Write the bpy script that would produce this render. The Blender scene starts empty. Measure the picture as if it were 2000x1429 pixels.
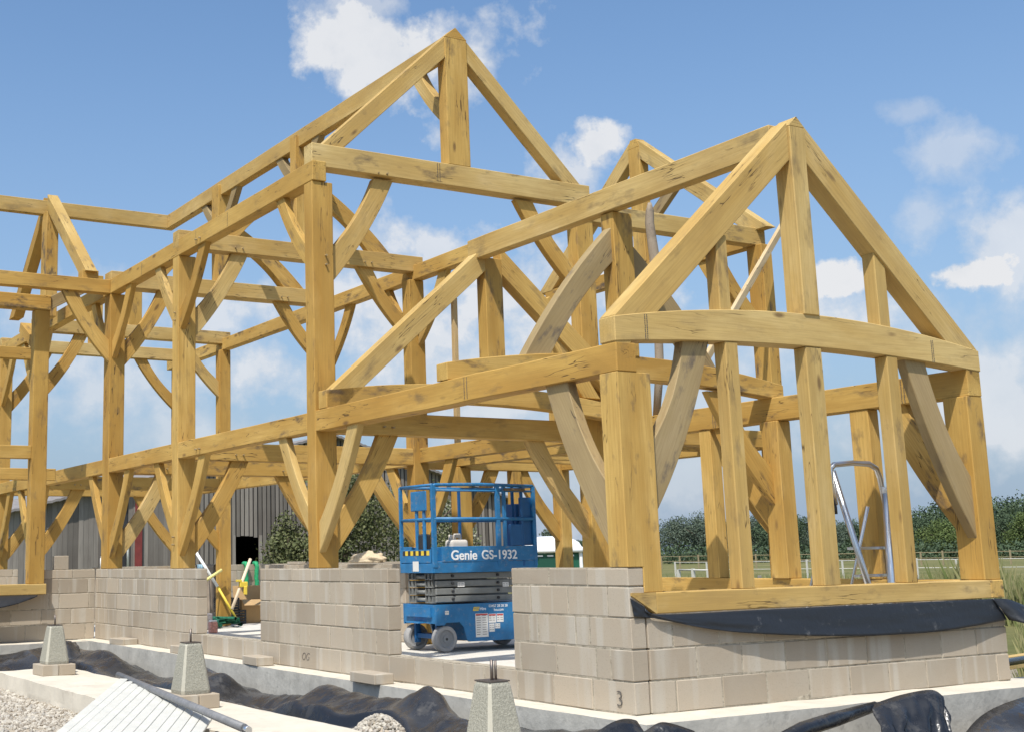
import bpy, bmesh, math, random
from mathutils import Vector, Matrix, noise
C = bpy.context.scene.collection
scene = bpy.context.scene
R_ = random.Random(7)

# ------------------------------------------------------------------ camera
cam_d = bpy.data.cameras.new("camera"); cam = bpy.data.objects.new("camera", cam_d); C.objects.link(cam)
scene.camera = cam
yaw, pit, rol = 0.50401051132002, 0.17580368968491009, -0.01699857146689928
F = Vector((math.sin(yaw)*math.cos(pit), math.cos(yaw)*math.cos(pit), math.sin(pit)))
r0 = Vector((math.cos(yaw), -math.sin(yaw), 0)); u0 = r0.cross(F)
Rv = r0*math.cos(rol) + u0*math.sin(rol); Uv = -r0*math.sin(rol) + u0*math.cos(rol)
m3 = Matrix((Rv, Uv, -F)).transposed()
CAM = Vector((-6.24023311, -7.06080221, 1.11432472))
cam.matrix_world = Matrix.Translation(CAM) @ m3.to_4x4()
cam_d.sensor_fit = 'HORIZONTAL'; cam_d.sensor_width = 36.0
cam_d.lens = 2497.2532/2000*36.0
cam_d.shift_x = (1000-651.084)/2000; cam_d.shift_y = (644.843-714.5)/2000
cam_d.clip_start = 0.05; cam_d.clip_end = 3000
scene.render.resolution_x = 1024; scene.render.resolution_y = 731

# ------------------------------------------------------------------ sun, sky, exposure
SUN = Vector((-0.483, -0.40, 1.0)).normalized()        # towards the sun
sun_el = math.asin(SUN.z); sun_az = math.atan2(SUN.x, SUN.y)
ld = bpy.data.lights.new("sun", 'SUN'); ld.energy = 5.0; ld.angle = math.radians(0.53); ld.color = (1.0, 0.955, 0.88)
sun = bpy.data.objects.new("sun", ld); C.objects.link(sun)
sun.rotation_euler = (-SUN).to_track_quat('-Z', 'Y').to_euler()
w = bpy.data.worlds.new("World"); scene.world = w; w.use_nodes = True
nt = w.node_tree; nt.nodes.clear()
def N(t, **k):
    n = nt.nodes.new(t)
    for a, b in k.items(): setattr(n, a, b)
    return n
def lk(a, b): nt.links.new(a, b)
def math_(op, a, b=None, c=None):
    n = N('ShaderNodeMath', operation=op)
    for i, v in enumerate((a, b, c)):
        if v is None: continue
        if isinstance(v, (int, float)): n.inputs[i].default_value = v
        else: lk(v, n.inputs[i])
    return n.outputs[0]
sky = N('ShaderNodeTexSky', sky_type='NISHITA'); sky.sun_disc = False
sky.sun_elevation = sun_el; sky.sun_rotation = sun_az; sky.altitude = 50; sky.air_density = 1.0; sky.dust_density = 2.2; sky.ozone_density = 1.6
tc = N('ShaderNodeTexCoord'); gen = tc.outputs['Generated']
# the clouds: each a soft elliptical field of billowing noise round one direction of the sky
def direction(px, py):
    return (F + Rv*(px-651.084)/2497.25 - Uv*(py-644.843)/2497.25).normalized()
n1 = N('ShaderNodeTexNoise'); n1.inputs['Scale'].default_value = 9.0; n1.inputs['Detail'].default_value = 9; n1.inputs['Roughness'].default_value = 0.56
lk(gen, n1.inputs['Vector'])
n2 = N('ShaderNodeTexNoise'); n2.inputs['Scale'].default_value = 26.0; n2.inputs['Detail'].default_value = 10; n2.inputs['Roughness'].default_value = 0.6
lk(gen, n2.inputs['Vector'])
nz = math_('ADD', math_('MULTIPLY', math_('SUBTRACT', n1.outputs[0], 0.47), 3.2), math_('MULTIPLY', math_('SUBTRACT', n2.outputs[0], 0.5), 2.8))
clouds = [  # centre px, py, half width, half height (photo pixels), strength, sharpness
 (740,105,150,100,.95,1.5), (930,95,125,110,.85,1.2), (720,15,110,50,.6,1.2), (1165,295,52,55,.95,1.8), (1110,345,110,60,.8,1.3),
 (1865,300,80,65,.5,1.1), (1785,215,45,22,.35,1.2), (1645,552,75,34,1.0,2.6), (1885,535,60,36,1.0,2.6), (1975,470,160,100,.75,1.2), (1650,620,190,80,.8,1.0),
 (1040,590,250,120,.9,1.2), (850,490,130,60,.8,1.4), (760,640,200,150,.85,1.1), (520,720,200,90,.8,1.2), (480,610,170,90,.75,1.2),
 (150,770,220,100,.65,1.0), (1600,660,420,90,.65,.8), (900,740,340,110,.75,.9), (1930,800,220,160,.75,.9), (1700,870,300,100,.6,.9), (330,860,340,90,.55,.8), (1350,940,420,90,.5,.8),
 (150,620,260,70,.55,1.0), (1820,425,70,60,.45,1.2), (700,480,150,40,.5,1.1), (1330,800,260,120,.55,.8)]
tot = None
for (px, py, hw, hh, st, sh) in clouds:
    D = direction(px, py)
    ax = Vector((D.y, -D.x, 0)).normalized(); ay = ax.cross(D).normalized()
    def dot(v, s):
        n = N('ShaderNodeVectorMath', operation='DOT_PRODUCT'); lk(gen, n.inputs[0]); n.inputs[1].default_value = v*s; return n.outputs['Value']
    a = dot(ax, 2497.25/hw); b = dot(ay, 2497.25/hh); front = dot(D, 1.0)
    rr = math_('SQRT', math_('ADD', math_('MULTIPLY', a, a), math_('MULTIPLY', b, b)))
    f = math_('MULTIPLY', math_('ADD', math_('SUBTRACT', 1.0, rr), nz), sh*1.12)
    cl = N('ShaderNodeClamp'); lk(f, cl.inputs[0])
    g = math_('MULTIPLY', cl.outputs[0], math_('GREATER_THAN', front, 0.3))
    g = math_('MULTIPLY', g, st)
    tot = g if tot is None else math_('MAXIMUM', tot, g)
# generic clouds elsewhere in the sky
n3 = N('ShaderNodeTexNoise'); n3.inputs['Scale'].default_value = 3.0; n3.inputs['Detail'].default_value = 8
lk(gen, n3.inputs['Vector'])
side = N('ShaderNodeVectorMath', operation='DOT_PRODUCT'); lk(gen, side.inputs[0]); side.inputs[1].default_value = F
sg = math_('MULTIPLY', math_('LESS_THAN', side.outputs['Value'], 0.8), 1.0)
gen_cl = N('ShaderNodeClamp'); lk(math_('MULTIPLY', math_('SUBTRACT', n3.outputs[0], 0.53), 6.0), gen_cl.inputs[0])
tot = math_('MAXIMUM', tot, math_('MULTIPLY', math_('MULTIPLY', gen_cl.outputs[0], sg), 0.7))
shade = math_('ADD', 0.78, math_('MULTIPLY', math_('SUBTRACT', n2.outputs[0], 0.4), 0.9))
ccol = N('ShaderNodeMix', data_type='RGBA'); ccol.inputs[6].default_value = (3.9, 4.4, 5.1, 1); ccol.inputs[7].default_value = (6.2, 6.3, 6.5, 1)
shc = N('ShaderNodeClamp'); lk(math_('MULTIPLY', shade, math_('ADD', 0.55, math_('MULTIPLY', tot, 0.6))), shc.inputs[0]); lk(shc.outputs[0], ccol.inputs[0])
hz = N('ShaderNodeMix', data_type='RGBA', blend_type='MULTIPLY'); hz.inputs[0].default_value = 1
lk(sky.outputs[0], hz.inputs[6]); hz.inputs[7].default_value = (1.08, 1.28, 1.40, 1)
sepz = N('ShaderNodeSeparateXYZ'); lk(gen, sepz.inputs[0])
hf = N('ShaderNodeMapRange'); lk(sepz.outputs[2], hf.inputs[0]); hf.inputs[1].default_value = 0.42; hf.inputs[2].default_value = 0.0; hf.inputs[3].default_value = 0.0; hf.inputs[4].default_value = 1.0
hazy = N('ShaderNodeMix', data_type='RGBA'); lk(math_('MULTIPLY', math_('POWER', hf.outputs[0], 1.5), 0.93), hazy.inputs[0]); lk(hz.outputs[2], hazy.inputs[6]); hazy.inputs[7].default_value = (2.75, 3.55, 4.75, 1)
mx = N('ShaderNodeMix', data_type='RGBA'); lk(tot, mx.inputs[0]); lk(hazy.outputs[2], mx.inputs[6]); lk(ccol.outputs[2], mx.inputs[7])
bg = N('ShaderNodeBackground'); lk(mx.outputs[2], bg.inputs[0]); bg.inputs[1].default_value = 0.13
wo = N('ShaderNodeOutputWorld'); lk(bg.outputs[0], wo.inputs[0])
vs = scene.view_settings; vs.view_transform = 'Standard'; vs.look = 'None'; vs.exposure = 0.0; vs.gamma = 1.0; vs.use_curve_mapping = False

# ------------------------------------------------------------------ materials
def mat(name):
    m = bpy.data.materials.new(name); m.use_nodes = True
    t = m.node_tree; b = t.nodes['Principled BSDF']
    return m, t, b
class G:
    "small node-graph helper"
    def __init__(s, t): s.t = t
    def n(s, ty, ins=None, **k):
        x = s.t.nodes.new(ty)
        for a, b in k.items(): setattr(x, a, b)
        for a, b in (ins or {}).items():
            if hasattr(b, 'links') or hasattr(b, 'is_output'): s.t.links.new(b, x.inputs[a])
            else: x.inputs[a].default_value = b
        return x
    def m(s, op, a, b=0.0, c=0.0): return s.n('ShaderNodeMath', {0: a, 1: b, 2: c}, operation=op).outputs[0]
    def noise(s, v, sc, det=4, ro=.5): return s.n('ShaderNodeTexNoise', {'Vector': v, 'Scale': sc, 'Detail': det, 'Roughness': ro}).outputs[0]
    def mapv(s, v, sc): return s.n('ShaderNodeMapping', {'Vector': v, 'Scale': sc}).outputs[0]
    def ramp(s, f, stops):
        x = s.n('ShaderNodeValToRGB', {0: f}); e = x.color_ramp.elements
        while len(e) < len(stops): e.new(0.5)
        for i, (p, c) in enumerate(stops): e[i].position = p; e[i].color = c if len(c) == 4 else (*c, 1)
        return x.outputs[0]
    def mix(s, f, a, b, bl='MIX'):
        def fix(v): return (*v, 1) if isinstance(v, tuple) and len(v) == 3 else v
        x = s.n('ShaderNodeMix', {0: f, 6: fix(a), 7: fix(b)}, data_type='RGBA', blend_type=bl); return x.outputs[2]
    def step(s, f, lo, hi):
        x = s.n('ShaderNodeMapRange', {0: f, 1: lo, 2: hi}); x.clamp = True; return x.outputs[0]
    def bump(s, h, st, d=.01): return s.n('ShaderNodeBump', {'Height': h, 'Strength': st, 'Distance': d}).outputs[0]

def oak(name, a, b, stain=.5, seed=0.0, grey=0.0):
    m, t, bs = mat(name); g = G(t)
    oi = g.n('ShaderNodeObjectInfo').outputs['Random']; tcn = g.n('ShaderNodeTexCoord').outputs['Object']
    off = g.n('ShaderNodeCombineXYZ', {0: g.m('MULTIPLY', oi, 37.0), 1: g.m('MULTIPLY', oi, 91.0), 2: g.m('MULTIPLY', oi, 53.0)}).outputs[0]
    v = g.n('ShaderNodeVectorMath', {0: tcn, 1: off}, operation='ADD').outputs[0]
    broad = g.noise(g.mapv(v, (.7, 3, 3)), 1.0, 3)
    grain = g.noise(g.mapv(v, (2.6, 85, 85)), 1.0, 6, .68)
    warp = g.noise(g.mapv(v, (1.2, 6, 6)), 1.0, 4)
    col = g.mix(g.step(broad, .35, .65), a, b)
    hue = g.ramp(oi, [(0, (.86, .80, .66)), (.3, (1.02, 1.02, 1.0)), (.55, (.95, .90, .80)), (.8, (1.10, 1.12, 1.18)), (1, (1.0, .94, .82))])
    blot = g.noise(g.mapv(v, (.9, 2.0, 2.0)), 1.3, 5, .6)
    col = g.mix(g.m('MULTIPLY', g.step(blot, .5, .70), .6), col, (a[0]*.66, a[1]*.60, a[2]*.55))
    col = g.mix(g.m('MULTIPLY', g.step(blot, .48, .30), .35), col, (min(1, a[0]*1.25), min(1, a[1]*1.32), min(1, a[2]*1.7)))
    col = g.mix(1.0, col, hue, 'MULTIPLY')
    col = g.mix(g.m('MULTIPLY', g.step(grain, .40, .68), .50), col, (a[0]*.62, a[1]*.55, a[2]*.45))
    # cathedral figure
    fig = g.n('ShaderNodeTexWave', {'Vector': g.mapv(v, (.9, 9, 9)), 'Scale': 1.0, 'Distortion': 7.0, 'Detail': 3.0}, wave_type='BANDS', bands_direction='Y').outputs['Fac']
    col = g.mix(g.m('MULTIPLY', g.step(fig, .55, 1.0), .16), col, (a[0]*.55, a[1]*.45, a[2]*.32))
    # drying checks: thin dark lines along the grain
    ck = g.m('ABSOLUTE', g.m('SUBTRACT', g.noise(g.mapv(v, (.8, 11, 11)), 1.0, 3, .55), .5))
    line = g.m('SUBTRACT', 1.0, g.step(ck, .001, .009))
    msk = g.step(g.noise(g.mapv(v, (1.3, 2.5, 2.5)), 1.0, 2), .51, .60)
    crack = g.m('MULTIPLY', line, msk)
    col = g.mix(g.m('MULTIPLY', crack, .92), col, (.04, .022, .012))
    # knots
    vo = g.n('ShaderNodeTexVoronoi', {'Vector': g.mapv(v, (1.5, 4.2, 4.2)), 'Scale': 1.0}).outputs['Distance']
    kn = g.m('SUBTRACT', 1.0, g.step(g.m('ADD', vo, g.m('MULTIPLY', g.m('SUBTRACT', warp, .5), .12)), .045, .12))
    col = g.mix(g.m('MULTIPLY', kn, .75), col, (.12, .065, .03))
    # tannin and water stains
    st = g.step(g.noise(g.mapv(v, (1.6, 4, 4)), 1.7, 5, .62), .56, .72)
    col = g.mix(g.m('MULTIPLY', g.m('MULTIPLY', st, stain), g.m('ADD', .35, g.m('FRACT', g.m('MULTIPLY', oi, 7.3)))), col, (.10, .075, .055))
    # saw marks across
    sm = g.m('FRACT', g.m('MULTIPLY', g.n('ShaderNodeSeparateXYZ', {0: v}).outputs[0], 60.0))
    if grey: col = g.mix(grey, col, (.30, .26, .21))
    t.links.new(col, bs.inputs['Base Color']); bs.inputs['Roughness'].default_value = .72; bs.inputs['Specular IOR Level'].default_value = .3
    h = g.m('SUBTRACT', g.m('ADD', g.m('MULTIPLY', grain, .5), g.m('MULTIPLY', sm, .10)), g.m('MULTIPLY', crack, 1.5))
    t.links.new(g.bump(h, .35, .004), bs.inputs['Normal'])
    return m
OAK = oak('fresh_oak', (.56, .368, .110), (.44, .255, .060), .9)
OAKP = oak('pale_oak', (.57, .415, .170), (.48, .315, .100), .6)
OAKG = oak('weathered_oak', (.40, .295, .135), (.30, .215, .085), 1.0, grey=.18)
PLANK = oak('sawn_softwood', (.56, .43, .25), (.50, .36, .18), .1)

def simple(name, col, rough=.7, metal=0.0, var=.0, vs_=6.0, bump=0.0, bs_=60.0, dirt=None, spec=.5):
    m, t, bs = mat(name); g = G(t); v = g.n('ShaderNodeTexCoord').outputs['Object']
    c = (*col, 1)
    out = None
    if var or dirt:
        nz_ = g.noise(v, vs_, 6, .6)
        out = g.mix(g.step(nz_, .3, .7), tuple(x*(1-var) for x in col), tuple(min(1, x*(1+var)) for x in col))
        if dirt:
            out = g.mix(g.m('MULTIPLY', g.step(g.noise(v, vs_*2.3, 8, .7), .55, .72), dirt[1]), out, dirt[0])
        t.links.new(out, bs.inputs['Base Color'])
    else: bs.inputs['Base Color'].default_value = c
    bs.inputs['Roughness'].default_value = rough; bs.inputs['Metallic'].default_value = metal; bs.inputs['Specular IOR Level'].default_value = spec
    if bump: t.links.new(g.bump(g.noise(v, bs_, 6, .65), bump, .01), bs.inputs['Normal'])
    return m

def block_material():
    m, t, bs = mat('concrete_block'); g = G(t)
    isl = g.n('ShaderNodeNewGeometry').outputs['Random Per Island']; v = g.n('ShaderNodeTexCoord').outputs['Object']
    off = g.n('ShaderNodeVectorMath', {0: v, 1: g.n('ShaderNodeCombineXYZ', {0: g.m('MULTIPLY', isl, 9.0), 1: g.m('MULTIPLY', isl, 5.0), 2: g.m('MULTIPLY', isl, 7.0)}).outputs[0]}, operation='ADD').outputs[0]
    c = g.mix(isl, (.325, .266, .198), (.450, .375, .284))
    c = g.mix(g.m('MULTIPLY', g.step(g.noise(off, 2.2, 3), .35, .7), .35), c, (.42, .385, .32))
    # paler vertical rub band seen on most blocks
    c = g.mix(g.m('MULTIPLY', g.step(g.noise(g.mapv(off, (7, 7, .5)), 1.0, 2), .54, .66), .48), c, (.50, .465, .40))
    c = g.mix(g.m('MULTIPLY', g.step(g.noise(v, 110, 3, .75), .56, .72), .5), c, (.22, .19, .15))
    c = g.mix(g.m('MULTIPLY', g.step(g.noise(off, 5, 7, .7), .58, .75), .25), c, (.30, .26, .21))
    t.links.new(c, bs.inputs['Base Color']); bs.inputs['Roughness'].default_value = .92; bs.inputs['Specular IOR Level'].default_value = .2
    h = g.m('ADD', g.noise(v, 160, 4, .7), g.m('MULTIPLY', g.noise(v, 30, 5, .6), .6))
    t.links.new(g.bump(h, .45, .004), bs.inputs['Normal'])
    return m
BLOCK = block_material()
MORTAR = simple('mortar', (.40, .35, .27), .95, var=.3, vs_=14, bump=1.0, bs_=60, dirt=((.09, .075, .06), .95), spec=.2)
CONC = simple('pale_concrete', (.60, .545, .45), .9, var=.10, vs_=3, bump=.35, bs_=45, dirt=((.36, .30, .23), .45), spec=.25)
SLAB = simple('slab_concrete', (.62, .585, .52), .85, var=.08, vs_=2, bump=.25, bs_=40, dirt=((.45, .40, .33), .35), spec=.25)
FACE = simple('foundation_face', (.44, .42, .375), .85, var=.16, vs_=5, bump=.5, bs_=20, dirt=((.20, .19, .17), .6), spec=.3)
PAD = simple('aggregate_concrete', (.34, .325, .265), .95, var=.22, vs_=90, bump=1.0, bs_=70, dirt=((.24, .22, .17), .6), spec=.2)
PADRIM = simple('smooth_concrete', (.42, .395, .32), .9, var=.08, vs_=10, bump=.2)
STEEL = simple('dull_steel', (.20, .17, .15), .5, metal=.9, var=.2, vs_=20)
ALU = simple('aluminium', (.72, .72, .72), .28, metal=1.0)
GREYT = simple('grey_tube', (.17, .17, .175), .5, var=.2, vs_=12, dirt=((.40, .37, .33), .6))
WHITE = simple('white_paint', (.56, .55, .50), .6, var=.08, vs_=5, bump=.2, bs_=30, dirt=((.48, .45, .38), .5))
WHITEP = simple('white_plastic', (.86, .86, .85), .4)

def sheet_material():
    m, t, bs = mat('black_polythene'); g = G(t); v = g.n('ShaderNodeTexCoord').outputs['Object']
    d = g.step(g.noise(v, 5.5, 9, .72), .54, .72); d2 = g.step(g.noise(g.mapv(v, (1, 1, 3)), 2.0, 4), .45, .75)
    c = g.mix(g.m('MULTIPLY', d, .16), (.012, .013, .016), (.30, .28, .25))
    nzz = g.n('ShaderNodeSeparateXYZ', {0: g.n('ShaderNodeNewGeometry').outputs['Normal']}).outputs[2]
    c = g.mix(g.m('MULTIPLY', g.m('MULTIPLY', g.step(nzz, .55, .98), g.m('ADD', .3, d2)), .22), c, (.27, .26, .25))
    t.links.new(c, bs.inputs['Base Color']); t.links.new(g.mix(d, (.24, .24, .24), (.8, .8, .8)), bs.inputs['Roughness'])
    t.links.new(g.bump(g.noise(v, 9, 3, .5), .45, .03), bs.inputs['Normal'])
    return m
SHEET = sheet_material()
def dpc_material():
    m, t, bs = mat('blue_black_membrane'); g = G(t); v = g.n('ShaderNodeTexCoord').outputs['Object']
    d = g.step(g.noise(v, 7, 9, .75), .60, .76)
    c = g.mix(g.m('MULTIPLY', d, .35), (.014, .016, .020), (.36, .35, .34))
    t.links.new(c, bs.inputs['Base Color']); bs.inputs['Roughness'].default_value = .5
    t.links.new(g.bump(g.noise(v, 5, 5, .6), .35, .03), bs.inputs['Normal'])
    return m
DPC = dpc_material()

# ------------------------------------------------------------------ mesh helpers
def tag(o, label=None, cat=None, group=None, kind=None):
    if label: o['label'] = label
    if cat: o['category'] = cat
    if group: o['group'] = group
    if kind: o['kind'] = kind
    return o
def thing(name, label, cat, loc=(0, 0, 0), rz=0.0, group=None):
    o = bpy.data.objects.new(name, None); C.objects.link(o); o.location = loc; o.rotation_euler = (0, 0, rz); o.empty_display_size = .2
    return tag(o, label, cat, group)
MW = {}
def link(name, bm, mats, parent=None, smooth=False, mw=None):
    me = bpy.data.meshes.new(name); bm.normal_update(); bm.to_mesh(me); bm.free()
    for mm in (mats if isinstance(mats, (list, tuple)) else [mats]): me.materials.append(mm)
    if smooth:
        for p in me.polygons: p.use_smooth = True
    o = bpy.data.objects.new(name, me); C.objects.link(o)
    if parent is not None: o.parent = parent
    if mw is not None: o.matrix_local = mw; MW[o.name] = mw.copy()
    return o
def bbox(bm, x0, x1, y0, y1, z0, z1, bev=0.0, mi=0, M=None, seg=1):
    vs_ = [bm.verts.new((x, y, z)) for x in (x0, x1) for y in (y0, y1) for z in (z0, z1)]
    idx = [(0,1,3,2), (4,6,7,5), (0,4,5,1), (2,3,7,6), (0,2,6,4), (1,5,7,3)]
    fs = [bm.faces.new([vs_[i] for i in f]) for f in idx]
    for f in fs: f.material_index = mi
    if bev:
        es = list({e for f in fs for e in f.edges})
        r = bmesh.ops.bevel(bm, geom=es, offset=bev, segments=seg, affect='EDGES', profile=.5)
        vs2 = {v for f in r['faces'] for v in f.verts}
        for f in r['faces']: f.material_index = mi
        vs_ = list(vs2)
    if M is not None:
        bmesh.ops.transform(bm, matrix=M, verts=vs_)
    return vs_
def tube(bm, pts, r, seg=10, cap=True, mi=0):
    pts = [Vector(p) for p in pts]; rings = []
    up = None
    for i, p in enumerate(pts):
        d = (pts[min(i+1, len(pts)-1)] - pts[max(i-1, 0)]).normalized()
        if up is None: up = d.orthogonal().normalized()
        up = (up - d*up.dot(d)).normalized(); s = d.cross(up)
        rr = r[i] if isinstance(r, (list, tuple)) else r
        rings.append([bm.verts.new(p + (up*math.cos(a) + s*math.sin(a))*rr) for a in [2*math.pi*k/seg for k in range(seg)]])
    for a, b in zip(rings, rings[1:]):
        for k in range(seg):
            f = bm.faces.new((a[k], a[(k+1) % seg], b[(k+1) % seg], b[k])); f.smooth = True; f.material_index = mi
    if cap:
        bm.faces.new(list(reversed(rings[0]))).material_index = mi; bm.faces.new(rings[-1]).material_index = mi
def arc(p0, p1, p2, n=10):
    p0, p1, p2 = Vector(p0), Vector(p1), Vector(p2)
    return [p0*(1-t)**2 + p1*2*t*(1-t) + p2*t*t for t in [i/n for i in range(n+1)]]

# ------------------------------------------------------------------ timber members (local x runs along the grain)
FR = thing('timber_frame', 'fresh oak building frame of posts, beams, trusses and curved braces standing on the block walls', 'timber frame')
def beam(kind, x, y, z, m=OAK, bev=.007, parent=FR, wob=.0022):
    "axis-aligned timber filling the given ranges"
    lo = Vector((x[0], y[0], z[0])); hi = Vector((x[1], y[1], z[1])); d = hi-lo; c = (lo+hi)/2
    ax = max(range(3), key=lambda i: d[i])
    if ax == 0: B = Matrix.Identity(3); L, W_, H = d.x, d.y, d.z
    elif ax == 1: B = Matrix(((0, -1, 0), (1, 0, 0), (0, 0, 1))); L, W_, H = d.y, d.x, d.z
    else: B = Matrix(((0, 0, 1), (0, 1, 0), (-1, 0, 0))).transposed() if False else Matrix(((0, 0, -1), (0, 1, 0), (1, 0, 0))); L, W_, H = d.z, d.y, d.x
    bm = bmesh.new(); bbox(bm, -L/2, L/2, -W_/2, W_/2, -H/2, H/2, bev)
    wobble(bm, L, wob)
    return link(kind, bm, m, parent, mw=Matrix.Translation(c) @ B.to_4x4())
def wobble(bm, L, amt):
    n = max(1, int(L/.35))
    for k in range(1, n):
        x = -L/2 + L*k/n
        geom = list(bm.verts)+list(bm.edges)+list(bm.faces)
        bmesh.ops.bisect_plane(bm, geom=geom, plane_co=(x, 0, 0), plane_no=(1, 0, 0), dist=1e-5)
    s = R_.random()*50
    for v in bm.verts:
        if abs(v.co.x) < L/2-.02:
            q = Vector((v.co.x*1.3+s, v.co.y*4, v.co.z*4))
            v.co.y += noise.noise(q)*amt*2; v.co.z += noise.noise(q+Vector((9, 3, 1)))*amt*2
def plane_pt(pl, u, t, z):        # pl 'X': the member lies in a plane X=const, u runs along Y;  pl 'Y': the other way
    return Vector((t, u, z)) if pl == 'X' else Vector((u, t, z))
def member(kind, pl, t0, t1, A, B, d, sag=0.0, m=OAK, parent=FR, endA=None, endB=None, n=12, d2=None, bev=.006):
    """plank in a vertical plane from A=(u,z) to B=(u,z); d deep in the plane, t0..t1 thick; sag bows it sideways;
    endA/endB: None = square cut, 'h' = cut level, 'v' = cut plumb"""
    A = Vector(A); B = Vector(B); L = (B-A).length; e = (B-A)/L; nrm = Vector((-e.y, e.x))
    if d2 is None: d2 = d
    c3 = plane_pt(pl, (A.x+B.x)/2, (t0+t1)/2, (A.y+B.y)/2)
    ex = plane_pt(pl, e.x, 0, e.y); en = plane_pt(pl, nrm.x, 0, nrm.y); et = ex.cross(en)
    M = Matrix((ex, en, et)).transposed().to_4x4(); M.translation = c3
    def cut(kind_, side):
        if kind_ is None: return 0.0
        # offset along e per unit along nrm so that the end face is level or plumb
        if kind_ == 'h': return -(nrm.y/e.y) if abs(e.y) > .05 else 0
        return -(nrm.x/e.x) if abs(e.x) > .05 else 0
    ka = cut(endA, 0); kb = cut(endB, 1); th = abs(t1-t0)
    bm = bmesh.new(); rows = []
    nn = n if sag else max(2, int(L/.35))
    s0 = R_.random()*40
    for i in range(nn+1):
        f = i/nn; off = sag*4*f*(1-f); dd = d + (d2-d)*f; row = []
        for sy in (-1, 1):
            y = sy*dd/2
            k = ka*(1-f) + kb*f
            wv = noise.noise(Vector((f*L*1.5+s0, sy*3.0, 0)))*.005 if 0 < i < nn else 0
            for st in (-1, 1):
                row.append(bm.verts.new((-L/2 + L*f + k*y, y+off+wv, st*th/2)))
        rows.append(row)
    for a, b in zip(rows, rows[1:]):
        bm.faces.new((a[0], a[1], b[1], b[0])); bm.faces.new((a[2], b[2], b[3], a[3]))
        bm.faces.new((a[0], b[0], b[2], a[2])); bm.faces.new((a[1], a[3], b[3], b[1]))
    bm.faces.new((rows[0][0], rows[0][2], rows[0][3], rows[0][1])); bm.faces.new((rows[-1][0], rows[-1][1], rows[-1][3], rows[-1][2]))
    bmesh.ops.recalc_face_normals(bm, faces=bm.faces)
    if bev:
        es = [e_ for e_ in bm.edges if e_.calc_face_angle(0) > .9]
        bmesh.ops.bevel(bm, geom=es, offset=bev, segments=1, affect='EDGES')
    return link(kind, bm, m, parent, mw=M)
npeg = 0
def pegs(par, pl, tface, pts, out=.022):
    "short oak pegs standing proud of a joint, child of the brace they hold"
    global npeg
    for (u, z) in pts:
        if npeg >= 96: return
        npeg += 1
        bm = bmesh.new(); p = plane_pt(pl, u, tface, z); dirv = Vector((-1, 0, 0)) if pl == 'X' else Vector((0, -1, 0))
        q = p + dirv*(out+R_.random()*.02) + Vector((0, 0, R_.uniform(-.004, .004)))
        tube(bm, [p - dirv*.02, q], .011, 8)
        bmesh.ops.transform(bm, matrix=MW[par.name].inverted(), verts=bm.verts)
        o = link('peg', bm, OAKG, par)
def knee(pl, t0, t1, u, du, zt, dz=1.0, w_=.85, d=.21, m=None, sag=.06, pg=None):
    """curved knee brace from a post face at u down-left to the beam soffit at zt; du=+1/-1 says which way it reaches"""
    A = (u - du*.05, zt-dz-.02); B = (u + du*w_, zt + .02)
    m = m or R_.choice((OAK, OAK, OAK, OAKP))
    o = member('brace', pl, t0, t1, A, B, d, sag=-sag*du, m=m, endA='v', endB='h')
    if pg is not None:
        pegs(o, pl, pg, [(u-du*.10, zt-dz+.02+k*.10) for k in range(2)])
        pegs(o, pl, pg, [(u+du*(w_-.10+k*.11), zt+.07) for k in range(2)])
    return o

W = 4.17; WM = 3.88          # width of the front wing and of the main range
ZP0, ZP1 = 2.415, 2.63       # first-floor / wing plate
ZE0, ZE1 = 5.12, 5.345       # eaves plate of the main range
SILLZ = (.685, .835)
# --- main range posts -------------------------------------------------------
TY = [(4.68, 4.87), (8.50, 8.71), (11.24, 11.53), (15.45, 15.65), (17.75, 17.95)]
PW = [.255, .25, .235, .23, .24]
for i, (a, b) in enumerate(TY):
    beam('post', (0, PW[i]), (a, b), (1.012 if i < 3 else 1.0, ZE0), OAK if i else OAK)
    beam('post', (WM-PW[i], WM), (a, b), (-.1 if i != 3 else -.1, ZE0), OAK)
# plates and mid beams on the two long sides, in lengths between the posts
beam('eaves_beam', (0, .17), (4.66, 13.6), (ZE0+.002, ZE1), OAK)
beam('eaves_beam', (.001, .171), (13.602, 18.4), (ZE0+.002, ZE1), OAK)
beam('eaves_beam', (WM-.17, WM), (4.66, 18.4), (ZE0+.002, ZE1), OAK)
ys = [t for t in TY]
for i in range(len(TY)-1):
    beam('floor_beam', (.0, .15), (TY[i][1], TY[i+1][0]), (ZP0, ZP1-.005), OAK)
    if i != 0: beam('floor_beam', (WM-.15, WM), (TY[i][1], TY[i+1][0]), (ZP0, ZP1-.005), OAK)
beam('floor_beam', (WM-.15, WM), (TY[0][1], TY[1][0]), (ZP0+.02, ZP1+.015), OAK)
# cross beams at first floor, ties at eaves
for i, (a, b) in enumerate(TY):
    beam('floor_beam', (PW[i], WM-PW[i]), (a+.01, b-.01), (ZP0-.01, ZP1+.01), OAK)
for i, (a, b) in enumerate(TY):
    z0 = ZE0+.115 if i else ZE0+.15
    if i == 0:
        beam('tie_beam', (.0, WM-.03), (a-.012, b-.012), (ZE1-.06, ZE1+.20), OAKP)
    else:
        member('tie_beam', 'Y', a, b, (.0, ZE1+.015), (WM, ZE1+.015), .235, 0, OAKP, endA=None)
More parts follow.
